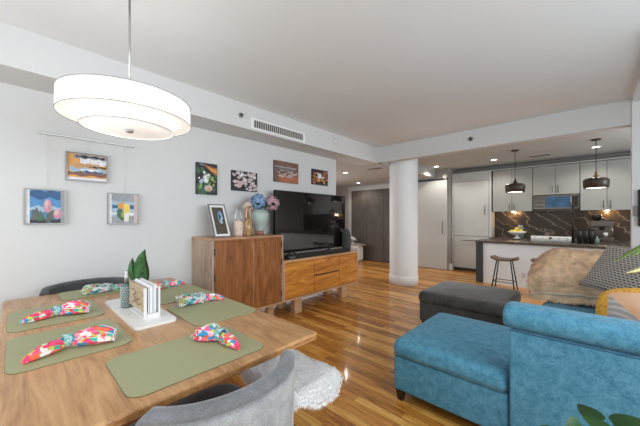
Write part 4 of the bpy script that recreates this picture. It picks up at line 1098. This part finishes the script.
bm = B(); lathe(bm, [(0, .42), (.05, .42), (.085, .50), (.085, .53), (0, .535)], 24, (-.08, 0, 0)); obj('hopper', bm, M['black'], t)
pbox('cup_rail', M['blackm'], t, -.02, .165, -.1, .15, .421, .445)
t = thing('cup', 'small pale cup standing on the espresso machine drip tray', 'cup', (.26, 8.07, 1.027))
bm = B(); lathe(bm, [(0, 0), (.028, 0), (.035, .07), (.031, .07), (.026, .006), (0, .006)], 20); obj('body', bm, M['ceramic'], t)

# island
IY = 6.93
t = thing('kitchen_island', 'long white panelled kitchen island behind the bar stools', 'island', (0, 0, 0))
pbox('front_panel', M['islandw'], t, -1.655, 1.9, IY+.01, IY+.04, 0, .855, bev=.003)
pbox('body', M['white'], t, -1.655, 1.9, IY+.04, 7.50, 0, .855)
o = tag(pbox('island_countertop', M['granite'], None, -1.80, 2.0, IY-.04, 7.58, .857, .905, bev=.004), 'dark stone island worktop with brownish edge above the white panel', 'countertop')
o = tag(pbox('waterfall_panel', M['leg_stone'], None, -1.79, -1.66, IY-.02, 7.56, 0, .856, bev=.004), 'dark grey stone slab standing at the left end of the island', 'island end')
t = thing('wall_outlet', 'white outlet low on the island panel between the stools', 'outlet', (-.935, IY+.0095, .25))
pbox('plate', M['plug'], t, -.036, .036, -.006, 0, -.058, .058, bev=.002)
for z in (-.02, .02): pbox('socket', M['ivory'], t, -.016, .016, -.008, -.0062, z-.013, z+.013)
t = thing('kitchen_faucet', 'tall matt black spring faucet rising from the island worktop', 'faucet', (-.215, 7.40, .9055))
bm = B(); tube(bm, [(0, 0, 0), (0, 0, .70)], .019, 14); lathe(bm, [(0, 0), (.04, 0), (.035, .02), (0, .02)], 20); obj('column', bm, M['blackm'], t)
bm = B(); tube(bm, [(0, .0+.09*(1-math.cos(a)), .68+.09*math.sin(a)) for a in [PI*k/12 for k in range(13)]]+[(0, .18, .5)], .013, 10); tube(bm, [(0, .18, .52), (0, .18, .38)], .024, 12); obj('spray_arm', bm, M['blackm'], t)
bm = B(); tube(bm, [(0, 0, .12), (0, -.09, .16)], .009, 8); tube(bm, [(0, 0, .42), (0, .17, .42)], .007, 8); obj('lever', bm, M['blackm'], t)
for k, (x, r, h, lab) in enumerate(((-.115, .036, .27, 'tall black canister beside the faucet, leftmost of the row'), (-.03, .036, .275, 'tall black canister in the middle of the row on the island'), (.05, .036, .27, 'tall black canister at the right of the row on the island'))):
    t = thing('canister', lab, 'canister', (x, 7.36, .9055), group='black canisters on the island')
    bm = B(); lathe(bm, [(0, 0), (r, 0), (r, h-.03), (r*.9, h-.025), (0, h-.025)], 24); obj('body', bm, M['black'], t)
    bm = B(); lathe(bm, [(0, h-.025), (r*.95, h-.025), (r*.95, h), (0, h)], 24); obj('lid', bm, M['blackm'], t)
t = thing('glass_bottle', 'short glass bottle beside the black canisters on the island', 'bottle', (.125, 7.34, .9055))
bm = B(); lathe(bm, [(0, 0), (.028, 0), (.03, .09), (.012, .12), (.012, .15), (0, .15)], 20); obj('body', bm, M['mill'], t)
bm = B(); lathe(bm, [(0, .15), (.014, .15), (.014, .17), (0, .17)], 16); obj('cap', bm, M['black'], t)

# stools
def stool(label, loc):
    t = thing('bar_stool', label, 'stool', loc, group='bar stools at the island')
    bm = B(); g = bmesh.ops.create_grid(bm, x_segments=20, y_segments=14, size=1)
    for v in bm.verts:
        u, w = v.co.x, v.co.y; x = u*math.sqrt(1-w*w/2*.8)*.24; y = w*math.sqrt(1-u*u/2*.5)*.16
        v.co = Vector((x, y, .60+.028*u*u*u*u+.012*u*u-.008*(1-w*w)))
    for f in bm.faces: f.smooth = True
    bmesh.ops.solidify(bm, geom=list(bm.faces), thickness=.035); obj('seat', bm, M['brown_seat'], t)
    fs = []
    for sx in (-1, 1):
        for sy in (-1, 1):
            bm = B(); tube(bm, [(sx*.11, sy*.08, .595), (sx*.19, sy*.16, 0)], .011, 8); obj('leg', bm, M['blackm'], t)
    bm = B(); q = .165; tube(bm, [(-q, -.138, .16), (q, -.138, .16), (q, .138, .16), (-q, .138, .16), (-q, -.138, .16)], .007, 8); obj('footrest', bm, M['blackm'], t)
    return t
s1 = stool('brown saddle-seat bar stool fully visible before the island panel', (-1.19, 6.55, 0))
dup(s1, (-.535, 6.55, 0), 0, 'second brown saddle-seat bar stool, mostly hidden behind the fur throw')

# kitchen pendants
def kpend(label, x, y, dy, capm, sc):
    t = thing('pendant_lamp', label, 'pendant lamp', (x, y, 0), group='dark dome pendants over the island'); zb_ = 1.925
    bm = B(); lathe(bm, [(0, ZK-.001), (.065, ZK-.001), (.065, ZK-.02), (0, ZK-.022)], 24); obj('canopy', bm, M['pend'], t)
    bm = B(); tube(bm, [(0, 0, ZK-.02), (0, 0, zb_+.20)], .005, 8); obj('rod', bm, M['blackm'], t)
    bm = B(); lathe(bm, [(0, zb_+.25), (.012, zb_+.25), (.018, zb_+.20), (.045, zb_+.155), (.05, zb_+.145)], 24); obj('cap', bm, capm, t)
    bm = B(); lathe(bm, [(.045, zb_+.15), (.11*sc, zb_+.138), (.15*sc, zb_+.125), (.168*sc, zb_+.10), (.167*sc, zb_+.06), (.158*sc, zb_-.035), (.153*sc, zb_-.035), (.158*sc, zb_+.05), (.15*sc, zb_+.10), (.04, zb_+.13)], 40); obj('shade', bm, M['pend'], t)
    bm = B(); lathe(bm, [(0, zb_-.022), (.153*sc, zb_-.022)], 32); obj('light_disc', bm, M['glow'], t)
    lamp('pendant_bulb', (x, y, zb_-.06), 15, (1, .92, .8), .1, spot=165)
kpend('dark dome pendant over the island, left one with dark cap', -1.045, 6.73, 0, M['pend'], 1.0)
kpend('dark dome pendant over the island, right one with brass cap', .10, 6.73, 0, M['brass'], 1.0)
for x in (-1.33, .29):
    t = thing('puck_light', 'small under-cabinet puck light glowing over the %s end of the backsplash' % ('left' if x < 0 else 'right'), 'light', (x, 8.30, 1.549))
    bm = B(); lathe(bm, [(0, 0), (.03, 0), (.03, -.012), (0, -.012)], 20); obj('lens', bm, M['glow'], t)
    lamp('puck_bulb', (x, 8.36, 1.52), 5, (1, .62, .3), .03)

# intercom panel on the white wall end
t = thing('wall_panel', 'black-framed wall panel at the right edge on the white wall end', 'panel', (.395, YB-.022, 1.29))
pbox('frame', M['black'], t, .035, .40, -.05, 0, 0, .43, bev=.004); pbox('bracket', M['stuccoframe'], t, 0, .034, -.04, 0, .12, .24, bev=.003); pbox('glass', M['tv'], t, .06, .38, -.053, -.051, .03, .40)

# hall furniture
t = thing('hall_cabinet', 'small white cabinet with grey top against the dark closet in the hall', 'cabinet', (-5.45, 7.62, 0))
pbox('body', M['white'], t, -.22, .13, -.13, .13, .06, .46, bev=.004); pbox('top', M['pot'], t, -.40, .22, -.16, .16, .52, .56, bev=.004)
for z in (.08, .21, .34): pbox('drawer', M['cab_light'], t, -.20, .11, -.14, -.131, z, z+.11)
pbox('plinth', M['pot'], t, -.2, .11, -.11, .11, 0, .06); pbox('support', M['pot'], t, -.36, -.23, -.1, .1, 0, .52); pbox('riser', M['white'], t, -.21, .12, -.12, .12, .461, .519)
t = thing('white_lamp', 'small white tilted desk lamp on the hall cabinet top', 'lamp', (-5.62, 7.62, .5605))
bm = B(); lathe(bm, [(0, 0), (.06, 0), (.05, .02), (0, .025)], 20); tube(bm, [(0, 0, .02), (-.02, 0, .12)], .01, 8); obj('base', bm, M['plug'], t)
bm = B(); tube(bm, [(-.08, 0, .20), (.10, 0, .13)], [.05, .035], 14); obj('head', bm, M['plug'], t)

# ================================================================== PLANTS AT THE RIGHT EDGE
t = thing('side_table', 'small round dark side table carrying the plants at the right edge', 'side table', (.24, 1.32, 0))
bm = B(); lathe(bm, [(0, .42), (.29, .42), (.29, .445), (0, .445)], 40); obj('top', bm, M['legwood'], t)
for k in range(3):
    a = k*2*PI/3; bm = B(); tube(bm, [(.12*math.cos(a), .12*math.sin(a), .42), (.18*math.cos(a), .18*math.sin(a), 0)], .013, 8); obj('leg', bm, M['legwood'], t)
t = thing('pothos_plant', 'dark green pothos with heart-shaped leaves at the bottom right corner', 'plant', (.09, 1.235, .4455))
bm = B(); lathe(bm, [(0, 0), (.06, 0), (.085, .15), (.078, .15), (.068, .12), (0, .12)], 32); obj('pot', bm, M['pot'], t)
bm = B(); lathe(bm, [(0, .125), (.07, .125)], 24); obj('soil', bm, M['soil'], t)
def heart(bm, c, d, up, L, fold=.25, mats=(0, 0)):
    d = Vector(d).normalized(); up = Vector(up); up = (up-d*up.dot(d)).normalized(); s = d.cross(up); n = 12; c = Vector(c)
    mid = []; lf = []; rt = []
    for i in range(n+1):
        u = i/n; w = L*.78*(u**.4)*((1-u)**.95)
        droop = -up*L*.22*u*u
        p = c+d*(u*L)+droop; mid.append(bm.verts.new(p)); lf.append(bm.verts.new(p+s*w+up*w*fold-(d*L*.12*(1-u)*(w > 0)))); rt.append(bm.verts.new(p-s*w+up*w*fold-(d*L*.12*(1-u)*(w > 0))))
    for i in range(n):
        for a, mi in ((lf, mats[0]), (rt, mats[1])):
            try: f = bm.faces.new((mid[i], mid[i+1], a[i+1], a[i])); f.smooth = True; f.material_index = mi
            except ValueError: pass
def leaf_part(par, base, c, d, up, L, mats, mi=(0, 0)):
    bm = B(); tube(bm, [base, (Vector(base)+Vector(c))/2+Vector((0, 0, .03)), c], .003, 6, mi=0); heart(bm, c, d, up, L, mats=mi); obj('leaf', bm, mats, par)
GD, GL, GV = M['leaf_d'], M['leaf_l'], M['leaf_v']
for base, c, d, up, L, mm, mi in (
    ((0, 0, .13), (-.13, -.10, .265), (-.7, -.55, -.1), (.2, -.5, 1), .13, (GD, GD), (0, 0)),
    ((0, 0, .13), (-.08, -.06, .30), (-.3, -.75, .15), (.5, -.3, 1), .12, (GD, GL), (0, 1)),
    ((0, 0, .13), (-.06, -.07, .285), (.5, -.8, .05), (0, -.6, 1), .10, (GV, GL), (0, 1)),
    ((0, 0, .13), (-.02, -.02, .315), (.75, .15, .5), (-.5, -.6, 1), .12, (GD, GD), (0, 1)),
    ((0, 0, .13), (-.03, -.08, .30), (.25, -.55, -.5), (.1, -.8, .6), .09, (GV, GD), (0, 1)),
    ((0, 0, .13), (-.03, -.05, .30), (-.75, .3, .35), (.2, -.6, 1), .10, (GD, GL), (0, 0)),
    ((0, 0, .13), (.02, -.05, .30), (.55, .2, .25), (.1, -.6, 1), .13, (GD, GD), (0, 0)),
    ((0, 0, .13), (.04, -.06, .29), (.5, -.6, .15), (0, -.5, 1), .13, (GL, GD), (0, 1)),
    ((0, 0, .13), (-.05, .05, .27), (-.5, .6, .2), (0, -.5, 1), .12, (GD, GD), (0, 0))):
    leaf_part(t, base, (c[0]*1.15-.01, c[1]*1.1, c[2]+.008), d, up, L*.70, list(mm), mi)
t = thing('dracaena', 'lime green long-leaved plant reaching in at the right edge over the pillows', 'plant', (.42, 1.42, .4455))
bm = B(); lathe(bm, [(0, 0), (.06, 0), (.085, .16), (.078, .16), (.068, .13), (0, .13)], 32); obj('pot', bm, M['ceramic'], t)
bm = B(); tube(bm, [(0, 0, .12), (.01, -.01, .45), (.0, .0, .78)], .012, 8); obj('stem', bm, M['terra'], t)
def lblade(tip, base, w, m, sd, curl=.3):
    bm = B(); blade(bm, Vector(base), Vector(tip), w, curl, sd, wpk=.5); obj('leaf', bm, m, t)
O = Vector((.42, 1.42, .4455))
lblade(Vector((.062, 1.30, 1.243))-O, Vector((.20, 1.40, 1.35))-O, .013, M['leaf_l'], .6, .2)
lblade(Vector((.086, 1.30, 1.212))-O, Vector((.25, 1.42, 1.26))-O, .018, M['leaf_v'], .3, .2)
lblade(Vector((.100, 1.32, 1.262))-O, Vector((.24, 1.41, 1.37))-O, .007, M['leaf_l'], 1.3, .2)
bm = B()
for e in ((.20, 1.40, 1.32), (.21, 1.40, 1.33), (.25, 1.42, 1.26), (.24, 1.41, 1.33)):
    tube(bm, [Vector((.42, 1.42, 1.215))-O, Vector((.33, 1.42, 1.31))-O, Vector(e)-O], .004, 6)
obj('branch', bm, M['leaf_l'], t)
for k in range(9):
    a = k*.7-1.2; lblade((.25*math.cos(a)+.05, .25*math.sin(a)*.8+.1, .85+.12*math.sin(k*2)), (0, 0, .76), .02, M['leaf_l'], k, .4)
